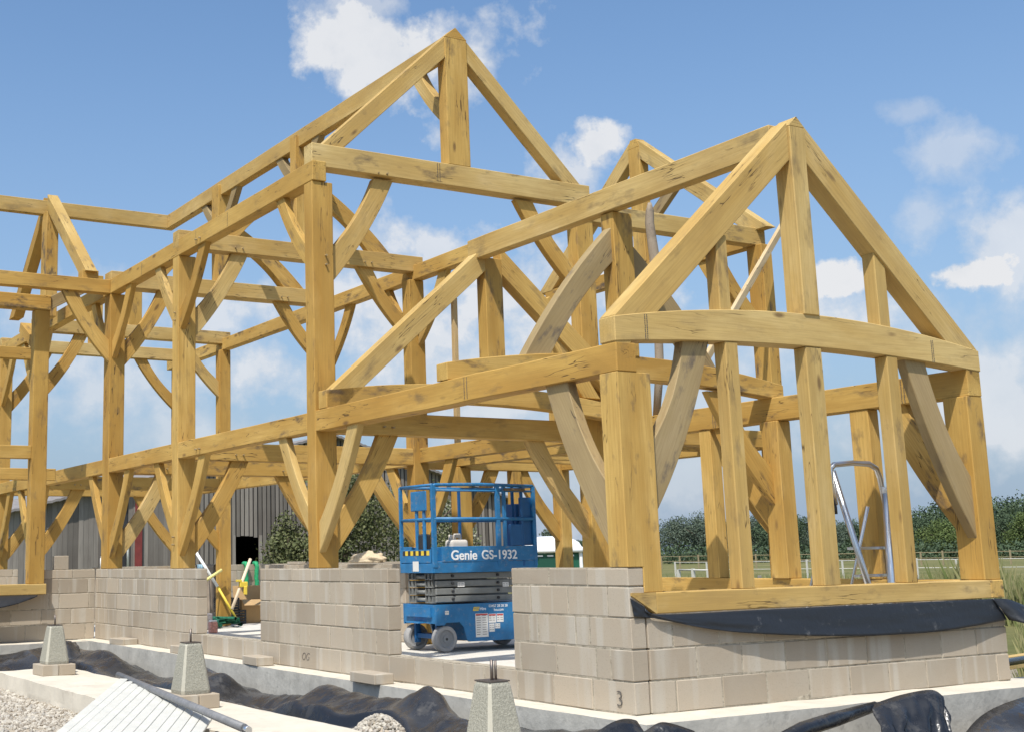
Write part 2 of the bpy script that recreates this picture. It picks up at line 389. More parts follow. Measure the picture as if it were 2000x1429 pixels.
# --- T1: the big front truss ------------------------------------------------
a, b = TY[0]; XR = 1.94; ZA = 7.20
beam('king_post', (XR-.155, XR+.155), (a-.008, b-.03), (ZE1+.20, ZA-.10), OAK)
def tri(kind, X, y0, y1, z0, h, wd, m=OAK, parent=FR):
    bm = bmesh.new()
    vs_ = [bm.verts.new(p) for p in ((-wd, y0, 0), (wd, y0, 0), (0, y0, h), (-wd, y1, 0), (wd, y1, 0), (0, y1, h))]
    for f in ((0, 1, 2), (3, 5, 4), (0, 3, 4, 1), (1, 4, 5, 2), (2, 5, 3, 0)): bm.faces.new([vs_[i] for i in f])
    bmesh.ops.recalc_face_normals(bm, faces=bm.faces)
    return link(kind, bm, m, parent, mw=Matrix.Translation((X, 0, z0)))
tri('king_post_head', XR, a-.008, b-.03, ZA-.10, .135, .155)
member('rafter', 'Y', a+.005, b-.03, (.012, 5.30), (XR-.10, 7.02), .19, 0, OAKP, endA='v', endB='v')
member('rafter', 'Y', a+.005, b-.03, (WM-.05, 5.31), (XR+.10, 7.02), .19, 0, OAKP, endA='v', endB='v')
# ridge of the main range
beam('ridge_beam', (XR-.11, XR+.03), (b-.03, 13.6), (ZA-.30, ZA-.055), OAKP)
beam('ridge_beam', (-6.0, XR+.03), (13.602, 13.74), (ZA-.30, ZA-.055), OAKP)
# T2..T5: tie, king post and two curved struts each
for i in (1, 2, 3, 4):
    a, b = TY[i]
    if i < 3:
        beam('king_post', (XR-.16, XR+.12), (a+.01, b-.02), (ZE1+.13, ZA-.13), OAK)
        for s in (-1, 1):
            member('strut', 'Y', a+.05, b-.06, (XR+s*1.22, ZE1+.13), (XR+s*.10, ZE1+1.0), .23, s*(-.07), OAK, endA='h', endB='v')
            member('ridge_brace', 'X', XR-.09, XR+.01, ((a if s < 0 else b)-s*.02, ZA-.78), ((a if s < 0 else b)+s*.48, ZA-.29), .15, s*-.03, OAKG, endA='v', endB='h')
    else:
        beam('king_post', (XR-.14, XR+.12), (a+.01, b-.02), (ZE1+.13, ZA-.30 if i == 4 else ZA-.7), OAK)
# brace behind the T1 king post up to the ridge
member('ridge_brace', 'X', XR-.09, XR+.03, (4.84, ZA-1.0), (5.45, ZA-.29), .16, -.04, OAKP, endA='v', endB='h')

# knee braces of the main range
for i, (a, b) in enumerate(TY):
    for z_, up in ((ZE0, 1), (ZP0, 0)):
        pgx = 0.0; pgy = a
        # along the long sides (reaching both ways)
        if not (i == 0 and up):
            knee('X', .03, .11, a, -1, z_, .88 if up else 1.12, .74, .18, None, pg=(pgx if i in (1,) else None))
        if i < 4: knee('X', .03, .11, b, 1, z_, .82 if up else .98, .66, .16, None)
        if i >= 1 and not (i >= 3) and not (not up and i >= 2): knee('X', WM-.12, WM-.04, a, -1, z_, .85 if up else 1.05, .70, .18)
        if i in (0, 1, 2, 3) and not (i == 0 and not up) and not (i >= 2): knee('X', WM-.12, WM-.04, b, 1, z_, .85 if up else 1.05, .70, .18)
        # across, under the ties and cross beams
        knee('Y', a+.05, a+.14, PW[i], 1, z_+(.12 if up else 0), 1.06 if up else 1.10, .68, .21, pg=(a if i < 4 else None))
        knee('Y', a+.05, a+.14, WM-PW[i], -1, z_+(.12 if up else 0), .90 if up else 1.0, .74, .20, pg=(a if i in (1, 2) else None))

# --- front wing ------------------------------------------------------------
bm = bmesh.new(); zc_ = (SILLZ[1]+ZP0)/2
prof_ = [(.143, SILLZ[1]), (.318, SILLZ[1]), (.318, ZP0), (0, ZP0), (0, 1.014), (.143, 1.014)]
lo_ = [bm.verts.new((z-zc_, .002-.13, -(x-.159))) for x, z in prof_]; hi_ = [bm.verts.new((z-zc_, .20-.13, -(x-.159))) for x, z in prof_]
bm.faces.new(lo_); bm.faces.new(hi_[::-1])
for k in range(6): bm.faces.new((lo_[k], lo_[(k+1) % 6], hi_[(k+1) % 6], hi_[k]))
bmesh.ops.recalc_face_normals(bm, faces=bm.faces)
bmesh.ops.bevel(bm, geom=list(bm.edges), offset=.005, segments=1, affect='EDGES')
link('corner_post', bm, OAK, FR, mw=Matrix.Translation((.159, .13, zc_)) @ Matrix(((0, 0, -1), (0, 1, 0), (1, 0, 0))).to_4x4())
beam('corner_post', (W-.215, W), (.004, .24), (SILLZ[1], ZP0), OAK)
beam('eaves_beam', (0, .19), (-.002, 4.675), (ZP0, ZP1), OAK, wob=.006)
beam('eaves_beam', (W-.18, W), (0.0, 4.675), (ZP0, ZP1+.025), OAK)
# sills
beam('sill_beam', (.235, W-.17), (-.012, .16), SILLZ, OAKP)
tri_s = None
bm = bmesh.new()   # bevelled foot of the front-left corner
vs_ = [bm.verts.new(p) for p in ((.012, -.012, SILLZ[1]), (.012, -.012, SILLZ[1]-.02), (.235, -.012, SILLZ[0]), (.235, -.012, SILLZ[1]), (.012, .16, SILLZ[1]), (.012, .16, SILLZ[1]-.02), (.235, .16, SILLZ[0]), (.235, .16, SILLZ[1]))]
for f in ((0, 1, 2, 3), (7, 6, 5, 4), (0, 4, 5, 1), (1, 5, 6, 2), (3, 7, 4, 0)): bm.faces.new([vs_[i] for i in f])
bmesh.ops.recalc_face_normals(bm, faces=bm.faces); link('sill_foot', bm, OAKP, FR)
beam('sill_beam', (W-.168, W+.004), (-.012, 4.66), SILLZ, OAK)
# front gable: cambered tie, studs, king post, rafters
def camber(kind, y0, y1, x0, x1, zb, zt, cb, ct, m, chamf=(.17, .0)):
    L = x1-x0; bm = bmesh.new(); rows = []; n = 24
    for i in range(n+1):
        f = i/n; c = 4*f*(1-f); x = -L/2+L*f
        zt_ = zt + ct*c; zb_ = zb + cb*c
        rows.append([bm.verts.new((x, y, z)) for y in (y0, y1) for z in (zb_, zt_)])
    for p, q in zip(rows, rows[1:]):
        bm.faces.new((p[0], q[0], q[1], p[1])); bm.faces.new((p[2], p[3], q[3], q[2]))
        bm.faces.new((p[1], q[1], q[3], p[3])); bm.faces.new((p[0], p[2], q[2], q[0]))
    bm.faces.new((rows[0][0], rows[0][1], rows[0][3], rows[0][2])); bm.faces.new((rows[-1][0], rows[-1][2], rows[-1][3], rows[-1][1]))
    bmesh.ops.recalc_face_normals(bm, faces=bm.faces)
    bmesh.ops.bevel(bm, geom=[e for e in bm.edges if e.calc_face_angle(0) > .9], offset=.006, segments=1, affect='EDGES')
    return link(kind, bm, m, FR, mw=Matrix.Translation(((x0+x1)/2, 0, 0)))
GY = (-.006, .17)
camber('tie_beam', GY[0], GY[1], -.004, W+.008, ZP1+.004, ZP1+.19, .088, .168, OAKP)
XK = 2.085; ZG = 4.66
for (x0, x1) in ((1.10, 1.235), (1.985, 2.17), (2.955, 3.09)):
    beam('stud', (x0, x1), (0.0, .125), (SILLZ[1], ZP1+.075 if x0 != 1.985 else ZP1+.09), OAKP)
beam('king_post', (1.985, 2.165), (-.02, .165), (ZP1+.35, ZG-.085), OAKP)
tri('king_post_head', 2.075, -.02, .165, ZG-.085, .085, .09, OAKP)
for (x0, x1, zt) in ((1.095, 1.215, 3.56), (2.935, 3.07, 3.60)):
    beam('stud', (x0, x1), (0.02, .145), (ZP1+.30, zt), OAKP)
member('rafter', 'Y', .0, .165, (.006, 2.665), (1.98, 4.445), .245, 0, OAKP, endA='v', endB='v')
member('rafter', 'Y', .0, .165, (W-.006, 2.665), (2.17, 4.445), .245, 0, OAKP, endA='v', endB='v')
knee('Y', .04, .13, .318, 1, ZP1+.06, 1.10, .52, .24, OAKG, .07)
knee('Y', .04, .13, W-.215, -1, ZP1+.07, 1.29, .60, .24, OAKG, .07)
knee('X', .04, .13, .20, 1, ZP0, 1.10, .56, .24, OAKG, .07)
knee('X', W-.14, W-.06, .24, 1, ZP0, 1.0, .60, .26, OAK, .05)
# mid truss and inner truss of the wing
MY = (2.20, 2.37)
camber('tie_beam', MY[0], MY[1], -.0, W, ZP1+.004, ZP1+.16, .12, .185, OAK)
beam('king_post', (1.99, 2.235), (MY[0]-.01, MY[1]), (ZP1+.34, ZG-.27), OAK)
member('strut', 'Y', MY[0]+.03, MY[1]-.03, (1.00, ZP1+.24), (2.0, ZP1+1.44), .22, .055, OAKG, endA='h', endB='v')
member('strut', 'Y', MY[0]+.03, MY[1]-.03, (3.15, ZP1+.24), (2.225, ZP1+1.30), .24, -.06, OAKG, endA='h', endB='v')
knee('Y', MY[0]+.04, MY[0]+.12, W-.2, -1, ZP1+.04, .95, .7, .22, OAK)
IY = (4.43, 4.60)
camber('tie_beam', IY[0], IY[1], 0.0, W-.3, ZP1+.004, ZP1+.19, .12, .14, OAK)
beam('king_post', (2.06, 2.30), (IY[0], IY[1]), (ZP1+.30, 4.42), OAK)
member('rafter', 'Y', IY[0], IY[1]-.01, (.01, 2.635), (2.07, 4.41), .22, 0, OAKP, endA='v', endB='v')
member('rafter', 'Y', IY[0], IY[1]-.01, (W-.02, 2.81), (2.29, 4.40), .24, 0, OAK, endA='v', endB='v')
member('strut', 'Y', IY[0]+.04, IY[1]-.05, (3.55, ZP1+.26), (2.9, 4.0), .22, .04, OAK, endA='h')
beam('ridge_beam', (1.95, 2.085), (.165, IY[1]), (ZG-.265, ZG-.03), OAKP)
# right side of the wing: posts below the plate
beam('stud', (W-.17, W-.02), (1.07, 1.28), (SILLZ[1], ZP0), OAK)
beam('post', (W-.2, W-.01), (2.14, 2.36), (SILLZ[1], ZP0), OAK)
beam('stud', (W-.17, W-.02), (3.10, 3.27), (SILLZ[1], ZP0), OAK)
knee('X', W-.15, W-.07, 2.36, 1, ZP0, .95, .6, .2, OAK)
# --- right cross wing --------------------------------------------------------
XG = 6.85
beam('eaves_beam', (WM, XG), (4.69, 4.86), (5.10, 5.335), OAKP)
beam('post', (XG-.19, XG), (4.60, 4.86), (-.1, 5.10), OAK)
beam('post', (XG-.2, XG), (9.0, 9.2), (-.1, 5.10), OAK)
beam('tie_beam', (XG-.16, XG), (4.87, 9.2), (5.105, 5.33), OAK)
beam('king_post', (XG-.17, XG), (6.80, 7.05), (5.33, 7.10), OAK)
bm = bmesh.new(); vs_ = [bm.verts.new(p) for p in ((-.17, -.125, 0), (-.17, .125, 0), (-.17, .06, .13), (-.17, -.06, .13), (0, -.125, 0), (0, .125, 0), (0, .06, .13), (0, -.06, .13))]
for f in ((0, 1, 2, 3), (4, 7, 6, 5), (0, 3, 7, 4), (3, 2, 6, 7), (2, 1, 5, 6), (0, 4, 5, 1)): bm.faces.new([vs_[i] for i in f])
bmesh.ops.recalc_face_normals(bm, faces=bm.faces); link('king_post_head', bm, OAK, FR, mw=Matrix.Translation((XG, 6.925, 7.10)))
member('rafter', 'X', XG-.165, XG-.01, (4.66, 5.31), (6.83, 7.06), .22, 0, OAKP, endA='h', endB='v')
member('rafter', 'X', XG-.165, XG-.01, (9.2, 5.31), (7.02, 7.06), .22, 0, OAKP, endA='h', endB='v')
member('strut', 'X', XG-.14, XG-.05, (6.82, 5.85), (6.15, 6.35), .17, 0, OAKG, endA='v')
member('strut', 'X', XG-.14, XG-.05, (7.05, 5.85), (7.7, 6.35), .17, 0, OAKG, endA='v')
knee('X', XG-.13, XG-.05, 4.86, 1, 5.10, 1.15, .85, .2, OAK)
knee('Y', 4.70, 4.79, XG-.19, -1, 5.10, 1.15, .85, .2, OAK)
beam('floor_beam', (WM, XG-.19), (4.70, 4.85), (ZP0, ZP1), OAK)
beam('floor_beam', (XG-.16, XG), (4.87, 9.0), (ZP0, ZP1), OAK)
beam('floor_beam', (WM, XG-.2), (9.02, 9.18), (ZP0-.02, ZP1-.03), OAK)
beam('floor_beam', (4.62, 4.80), (4.87, 9.0), (ZP0+.01, ZP1-.01), OAK)
beam('post', (4.58, 4.82), (8.80, 9.0), (-.1, ZP0), OAK)
beam('stud', (5.75, 5.93), (9.03, 9.17), (-.1, ZP0-.02), OAK)
knee('Y', 4.72, 4.80, XG-.19, -1, ZP0, 1.0, .75, .2, OAK)
knee('X', XG-.13, XG-.05, 4.86, 1, ZP0, 1.0, .75, .2, OAK)
knee('Y', 9.06, 9.14, 4.82, 1, ZP0-.02, .95, .6, .2, OAK)
knee('Y', 9.06, 9.14, XG-.2, -1, ZP0-.02, .95, .7, .2, OAK)
for k in range(6):
    beam('floor_joist', (4.80, XG-.16), (5.25+k*.62, 5.35+k*.62), (ZP0+.05, ZP1-.03), OAK)
# --- left cross wing ----------------------------------------------------------
beam('eaves_beam', (-6.0, -.002), (11.26, 11.43), (ZE0+.005, ZE1-.01), OAK)
beam('eaves_beam', (-6.0, -.002), (15.48, 15.64), (ZE0-.4, ZE1-.42), OAK)
XL = -.30
beam('king_post', (XL-.10, XL+.10), (13.38, 13.68), (ZE0+.0, ZA-.30), OAK)
member('rafter', 'X', XL-.09, XL+.09, (11.42, ZE1+.10), (13.42, ZA-.14), .22, 0, OAKP, endA='h', endB='v')
member('rafter', 'X', XL-.09, XL+.09, (15.55, ZE1+.10), (13.64, ZA-.14), .22, 0, OAK, endA='h', endB='v')
beam('wall_block', (-.42, -.17), (11.32, 11.55), (ZE1-.01, ZE1+.13), OAK)
knee('Y', 11.30, 11.38, 0.0, -1, ZE0, .90, .62, .20, OAK)
# the screen with its own post and sill in front of the left return wall
beam('post', (-1.05, -.82), (11.62, 11.80), (.815, 4.86), OAK)
beam('sill_beam', (-4.2, -.79), (11.60, 11.80), (.665, .815), OAKP)
beam('tie_beam', (-4.2, -.81), (11.61, 11.79), (4.862, 5.085), OAK)
member('strut', 'Y', 11.64, 11.76, (-.86, 4.95), (-.20, 5.33), .18, 0, OAKG, endA='v')
beam('rail', (-4.2, -1.05), (11.64, 11.78), (2.63, 2.82), OAK)
beam('rail', (-4.2, -.30), (12.9, 13.02), (ZP0-.02, ZP1-.05), OAK)
member('strut', 'X', -1.02, -.84, (11.80, 4.35), (12.6, 4.75), .16, 0, OAK)

# ------------------------------------------------------------------ block walls
def walltag(name, label): return name, label
def block_wall(label, pieces, group='blockwork walls of the building'):
    """pieces: (axis, face, out, thick, s0, s1, [(z0,z1,[(a,b),...]),...]); axis 'X' wall in plane X=face running along Y"""
    bm = bmesh.new()
    for (pl, face, out, th, courses, ph) in pieces:
        for ci, (z0, z1, segs) in enumerate(courses):
            for (s0, s1) in segs:
                # mortar core a few mm behind the block faces
                a0, a1 = (face+.004*out, face+(th-.004)*out); a0, a1 = min(a0, a1), max(a0, a1)
                if pl == 'X': bbox(bm, a0, a1, s0+.016, s1-.016, z0+.0004, z1-.0004, mi=1)
                else: bbox(bm, s0+.016, s1-.016, a0, a1, z0+.0004, z1-.0004, mi=1)
                s = s0; first = True
                step_ = .45
                cut = s0 + ((ci+ph) % 2)*.225 + (.0)
                while s < s1-.02:
                    e = s + (step_ if not (first and (ci+ph) % 2) else .235)
                    if R_.random() < .09 and not first: e = s + R_.choice((.11, .16, .23))
                    if s1 - e < .09: e = s1
                    first = False
                    j = .005+R_.random()*.003; jz = R_.uniform(-.0015, .0015); dj = R_.uniform(-.0025, .0025)
                    b0, b1 = (face+dj*out, face+(th-dj)*out); b0, b1 = min(b0, b1), max(b0, b1)
                    zz0, zz1 = z0+.005+jz, z1-.006+jz
                    if pl == 'X': vv = bbox(bm, b0, b1, s+j, e-j*.6, zz0, zz1, .005, 0)
                    else: vv = bbox(bm, s+j, e-j*.6, b0, b1, zz0, zz1, .005, 0)
                    for v in vv:
                        q = v.co*9
                        v.co += Vector((noise.noise(q), noise.noise(q+Vector((5, 1, 2))), noise.noise(q+Vector((1, 7, 3)))))*.0035
                    s = e
    o = link('block_wall', bm, [BLOCK, MORTAR]); tag(o, label, 'block wall', group)
    return o
CZ = [(0, .225), (.225, .445), (.445, .663), (.663, .88), (.88, 1.012)]
TH = .14
block_wall('long low concrete block wall with tall panels either side of two door openings, under the left posts',
    [('X', 0, 1, TH, [(CZ[0][0], CZ[0][1], [(.0, 11.74)])] + [(z0, z1, [(0.0, 1.386), (3.29, 6.04), (7.84, 11.75)]) for (z0, z1) in CZ[1:]], 0)])
block_wall('low block wall under the right gable window frame, black membrane hanging over its top',
    [('Y', 0, 1, TH, [(z0, z1, [(.145, W-.01)]) for (z0, z1) in CZ[:3]], 1)])
block_wall('block return wall at the left edge with the small window post standing on it',
    [('Y', 11.755, 1, TH, [(z0, z1, [(-4.2, -.005)]) for (z0, z1) in CZ[:3]] + [(z0, z1, [(-.80, -.005)]) for (z0, z1) in CZ[3:]], 0)])
block_wall('block wall on the far right side of the front wing under the right sill',
    [('X', W-.01, -1, TH, [(z0, z1, [(.145, 4.66)]) for (z0, z1) in CZ[:3]], 0)])
block_wall('inner block wall seen behind the blue lift and the middle wall panel',
    [('X', WM, -1, TH, [(-.1, 0, [(9.0, 13.7)])] + [(z0, z1, [(9.0, 13.7)]) for (z0, z1) in CZ], 0)])
block_wall('back block wall draped with cloths and green straps beyond the left door opening',
    [('Y', 18.0, 1, TH, [(-.1, 0, [(2.0, 11.0)])] + [(z0, z1, [(2.0, 11.0)]) for (z0, z1) in CZ], 0)])
block_wall('distant inner block wall seen above the left sill',
    [('Y', 15.9, 1, TH, [(z0, z1, [(-4.2, -.05)]) for (z0, z1) in CZ], 0)])
# loose blocks
def loose(label, loc, dims, rz, grp='loose blocks lying about the wall'):
    bm = bmesh.new(); bbox(bm, -dims[0]/2, dims[0]/2, -dims[1]/2, dims[1]/2, 0, dims[2], .006)
    o = link('concrete_block', bm, BLOCK); o.location = loc; o.rotation_euler = (0, 0, rz)
    return tag(o, label, 'concrete block', grp)
loose('small square block standing on top of the left wall next to the window post', (-.52, 11.83, 1.012), (.22, .10, .20), .05)
loose('flat block on the foundation edge below the far left wall', (-.14, 10.1, .0), (.22, .44, .08), .1)
loose('flat block on the foundation edge below the wall panel behind the middle pad', (-.13, 7.9, .0), (.20, .44, .09), .08)
loose('flat block on the foundation edge just right of the middle pad', (-.17, 5.75, .0), (.2, .40, .09), -.05)
loose('flat block on the foundation edge resting over the black sheet', (-.22, 3.25, .0), (.2, .46, .09), -.02)

# ------------------------------------------------------------------ ground
def structure(name, bm, m, smooth=False):
    o = link(name, bm, m, smooth=smooth); o['kind'] = 'structure'; return o
def field_material():
    m, t, bs = mat('field_grass'); g = G(t); v = g.n('ShaderNodeTexCoord').outputs['Object']
    c = g.mix(g.step(g.noise(v, .12, 6, .6), .35, .65), (.115, .125, .045), (.21, .185, .085))
    c = g.mix(g.m('MULTIPLY', g.step(g.noise(v, 4, 6, .7), .45, .7), .5), c, (.07, .085, .03))
    dist = g.n('ShaderNodeVectorMath', {0: v}, operation='LENGTH').outputs['Value']
    # bare earth round the building plot
    e = g.m('SUBTRACT', 1.0, g.step(g.m('ADD', dist, g.m('MULTIPLY', g.noise(v, .5, 4), 6.0)), 13.5, 15.0))
    c = g.mix(e, c, (.30, .26, .20))
    t.links.new(c, bs.inputs['Base Color']); bs.inputs['Roughness'].default_value = .95; bs.inputs['Specular IOR Level'].default_value = .1
    t.links.new(g.bump(g.noise(v, 7, 6, .7), .8, .05), bs.inputs['Normal'])
    return m
GZ = -.42
bm = bmesh.new()
n_ = 70; xs = []
def spread(i, n, R): 
    f = (i/n)*2-1
    return math.copysign(abs(f)**2.2, f)*R
grid = [[bm.verts.new((spread(i, n_, 900)+3, spread(j, n_, 900)+6, GZ)) for j in range(n_+1)] for i in range(n_+1)]
for i in range(n_):
    for j in range(n_): bm.faces.new((grid[i][j], grid[i+1][j], grid[i+1][j+1], grid[i][j+1]))
for v in bm.verts:
    d = (Vector((v.co.x, v.co.y))-Vector((2, 7))).length
    if d > 14: v.co.z += min(1, (d-14)/10)*(noise.noise(v.co*.05)*.15+.06)
structure('ground', bm, field_material(), True)
# slab
bm = bmesh.new(); bbox(bm, .13, W-.15, .14, 4.9, -.4, -.1); bbox(bm, .13, 7.0, 4.9, 9.2, -.4, -.104); bbox(bm, .13, 11.0, 9.2, 18.1, -.4, -.108); bbox(bm, -4.2, .13, 11.9, 15.9, -.4, -.1)
structure('floor_slab', bm, SLAB)
# foundations
def rough_box(bm, x0, x1, y0, y1, z0, z1, st=.12, amp=.012, mi_side=1):
    nx = max(1, int((x1-x0)/st)); ny = max(1, int((y1-y0)/st)); nz_ = 3
    def P(x, y, z):
        q = Vector((x*3, y*3, z*3)); d = Vector((noise.noise(q), noise.noise(q+Vector((7, 0, 0))), noise.noise(q+Vector((0, 7, 0)))*.5))*amp
        return Vector((x, y, z))+d
    cache = {}
    def V(x, y, z):
        k = (round(x, 4), round(y, 4), round(z, 4))
        if k not in cache: cache[k] = bm.verts.new(P(x, y, z))
        return cache[k]
    X = [x0+(x1-x0)*i/nx for i in range(nx+1)]; Y = [y0+(y1-y0)*i/ny for i in range(ny+1)]; Z = [z0+(z1-z0)*i/nz_ for i in range(nz_+1)]
    for i in range(nx):
        for j in range(ny): bm.faces.new((V(X[i], Y[j], z1), V(X[i+1], Y[j], z1), V(X[i+1], Y[j+1], z1), V(X[i], Y[j+1], z1))).material_index = 0
    for k in range(nz_):
        for i in range(nx):
            for yy, fl in ((y0, 1), (y1, 0)):
                q = [V(X[i], yy, Z[k]), V(X[i+1], yy, Z[k]), V(X[i+1], yy, Z[k+1]), V(X[i], yy, Z[k+1])]
                bm.faces.new(q if fl else q[::-1]).material_index = mi_side
        for j in range(ny):
            for xx, fl in ((x0, 0), (x1, 1)):
                q = [V(xx, Y[j], Z[k]), V(xx, Y[j+1], Z[k]), V(xx, Y[j+1], Z[k+1]), V(xx, Y[j], Z[k+1])]
                bm.faces.new(q if fl else q[::-1]).material_index = mi_side
bm = bmesh.new(); rough_box(bm, -.26, .13, .10, 12.0, -.6, -.002)
o = structure('foundation', bm, [CONC, FACE])
bm = bmesh.new(); rough_box(bm, -.262, W+.9, -.39, .12, -.6, -.001)
structure('foundation', bm, [CONC, FACE])
bm = bmesh.new(); rough_box(bm, -4.4, -.25, 11.3, 12.0, -.6, -.01)
structure('foundation', bm, [CONC, FACE])
bm = bmesh.new(); rough_box(bm, -2.12, -1.21, -1.6, 9.2, -.62, -.19, amp=.02)
structure('foundation_strip', bm, [CONC, CONC])
# gravel: bed plus individual stones
GRAV = simple('gravel_bed', (.40, .34, .26), .95, var=.3, vs_=30, bump=1.0, bs_=60)
def stone_material():
    m, t, bs = mat('gravel_stones'); g = G(t); isl = g.n('ShaderNodeNewGeometry').outputs['Random Per Island']
    t.links.new(g.ramp(isl, [(0, (.24, .20, .155)), (.35, (.40, .355, .29)), (.7, (.50, .455, .38)), (1, (.31, .285, .25))]), bs.inputs['Base Color'])
    bs.inputs['Roughness'].default_value = .9
    return m
STONE = stone_material()
heap = [(-1.15, 3.0, 0, 0)]
def gh(x, y):
    h = GZ+.03
    h += .29*math.exp(-(((x+1.02)/.20)**2+((y-1.75)/.45)**2))      # heap against the sheet
    h += noise.noise(Vector((x*1.3, y*1.3, 0)))*.03
    return h
bm = bmesh.new()
gx = [-6+i*.12 for i in range(int(6/.12)+1)]; gy = [-5+j*.15 for j in range(int(16/.15)+1)]
gg = [[bm.verts.new((x, y, gh(x, y))) for y in gy] for x in gx]
for i in range(len(gx)-1):
    for j in range(len(gy)-1): bm.faces.new((gg[i][j], gg[i+1][j], gg[i+1][j+1], gg[i][j+1]))
structure('gravel_ground', bm, GRAV, True)
bm = bmesh.new()
_t = bmesh.new(); bmesh.ops.create_icosphere(_t, subdivisions=1, radius=1.0)
ICO_V = [v.co.copy() for v in _t.verts]; ICO_F = [[v.index for v in f.verts] for f in _t.faces]; _t.free()
SV, SF = [], []
def stone(bm, x, y, z, r):
    M = Matrix.Translation((x, y, z)) @ Matrix.Rotation(R_.random()*6, 4, 'Z') @ Matrix.Rotation(R_.random()*3, 4, 'X') @ Matrix.Diagonal((r*R_.uniform(.8, 1.5), r*R_.uniform(.7, 1.1), r*R_.uniform(.5, .8), 1))
    b = len(SV); SV.extend(M @ (v*R_.uniform(.85, 1.12)) for v in ICO_V); SF.extend([[b+i for i in f] for f in ICO_F])
cnt = 0
while cnt < 5200:
    x = R_.uniform(-3.6, -2.1); y = R_.uniform(1.8, 10.5)
    if x < -2.1-.32*(10.5-y): continue
    cnt += 1; stone(bm, x, y, gh(x, y)+.006, R_.uniform(.012, .030))
for k in range(1700):
    x = R_.gauss(-1.03, .15); y = R_.gauss(1.75, .5)
    if x < -1.2 or x > -.6: continue
    stone(bm, x, y, gh(x, y)+.005, R_.uniform(.010, .024))
for k in range(500):
    x = R_.uniform(-1.32, -1.14); y = R_.uniform(6.2, 7.9); stone(bm, x, y, gh(x, y)+.13+.03*R_.random(), R_.uniform(.01, .026))
bm.free(); me = bpy.data.meshes.new('gravel'); me.from_pydata([tuple(v) for v in SV], [], SF); me.materials.append(STONE)
o = bpy.data.objects.new('gravel', me); C.objects.link(o); o['kind'] = 'stuff'; o['label'] = 'pale loose gravel stones beside the concrete strip'

# ------------------------------------------------------------------ black polythene sheets in the trench
def smooth_profile(pts, s):
    for (a, za), (b, zb) in zip(pts, pts[1:]):
        if a <= s <= b:
            f = (s-a)/(b-a); f = f*f*(3-2*f); return za+(zb-za)*f
    return pts[0][1] if s < pts[0][0] else pts[-1][1]
YC = [-.6, .3, .85, 1.4, 1.64, 2.1, 2.56, 3.15, 3.7, 4.3, 5.0, 5.45, 6.0, 6.5, 7.2, 8.0, 8.8, 9.2, 10.2, 11.3]
ZM = [-.22, -.2, .0, .03, .12, .07, .05, .06, -.28, -.36, -.30, .03, .05, -.26, -.36, -.33, .0, .065, .03, -.1]
ZB = [-.02, -.05, -.1, -.15, -.12, -.12, -.12, -.12, -.12, -.15, -.20, -.16, -.14, -.15, -.16, -.23, -.18, -.15, -.1, -.1]
ZF = [-.16, -.12, -.12, -.1, -.05, -.05, -.06, -.06, -.15, -.16, -.14, -.10, -.08, -.14, -.17, -.17, -.1, -.05, -.1, -.2]
def prof(P, y): return smooth_profile(list(zip(YC, P)), y)
bm = bmesh.new(); NS, NT = 420, 60; rows = []
for i in range(NS+1):
    y = -.55 + 11.8*i/NS; row = []
    zb, zm, zf = prof(ZB, y), prof(ZM, y), prof(ZF, y)
    hx = .17*math.exp(-((y-1.75)/.6)**2)
    keys = [(0, -.30, -.46), (.10, -.38, zb), (.45, -.72+hx*.6, zm), (.74, -1.03+hx, zf), (1.0, -1.20+hx*1.2, -.30+hx*.6)]
    for j in range(NT+1):
        t = j/NT
        for (ta, xa, za), (tb, xb, zb2) in zip(keys, keys[1:]):
            if ta <= t <= tb+1e-9: f = (t-ta)/(tb-ta); g_ = f*f*(3-2*f) ; x = xa+(xb-xa)*f; z = za+(zb2-za)*g_; break
        amp = math.sin(min(1, max(0, t*1.02))*math.pi)**.6 if 0 < t < 1 else 0
        q = y*2.4+t*2.6
        d1 = noise.voronoi(Vector((y*1.9-t*1.1, t*.9, 1.0)))[0]; d2 = noise.voronoi(Vector((y*4.6+t*1.5, t*1.5, 4.0)))[0]
        fold = (d1[1]-d1[0])*.13 + (d2[1]-d2[0])*.035 - .075 + noise.noise(Vector((y*1.2, t, 1)))*.03
        row.append(bm.verts.new((x+fold*.5*amp, y+fold*.3, z+(fold*.8-.035)*amp)))
    rows.append(row)
for a, b in zip(rows, rows[1:]):
    for j in range(NT): bm.faces.new((a[j], a[j+1], b[j+1], b[j]))
o = link('polythene_sheet', bm, SHEET, smooth=True)
o.modifiers.new('t', 'SOLIDIFY').thickness = .003
tag(o, 'long crumpled black polythene sheet draped along the foundation trench behind the three pads', 'plastic sheet', 'black plastic sheets on the site')
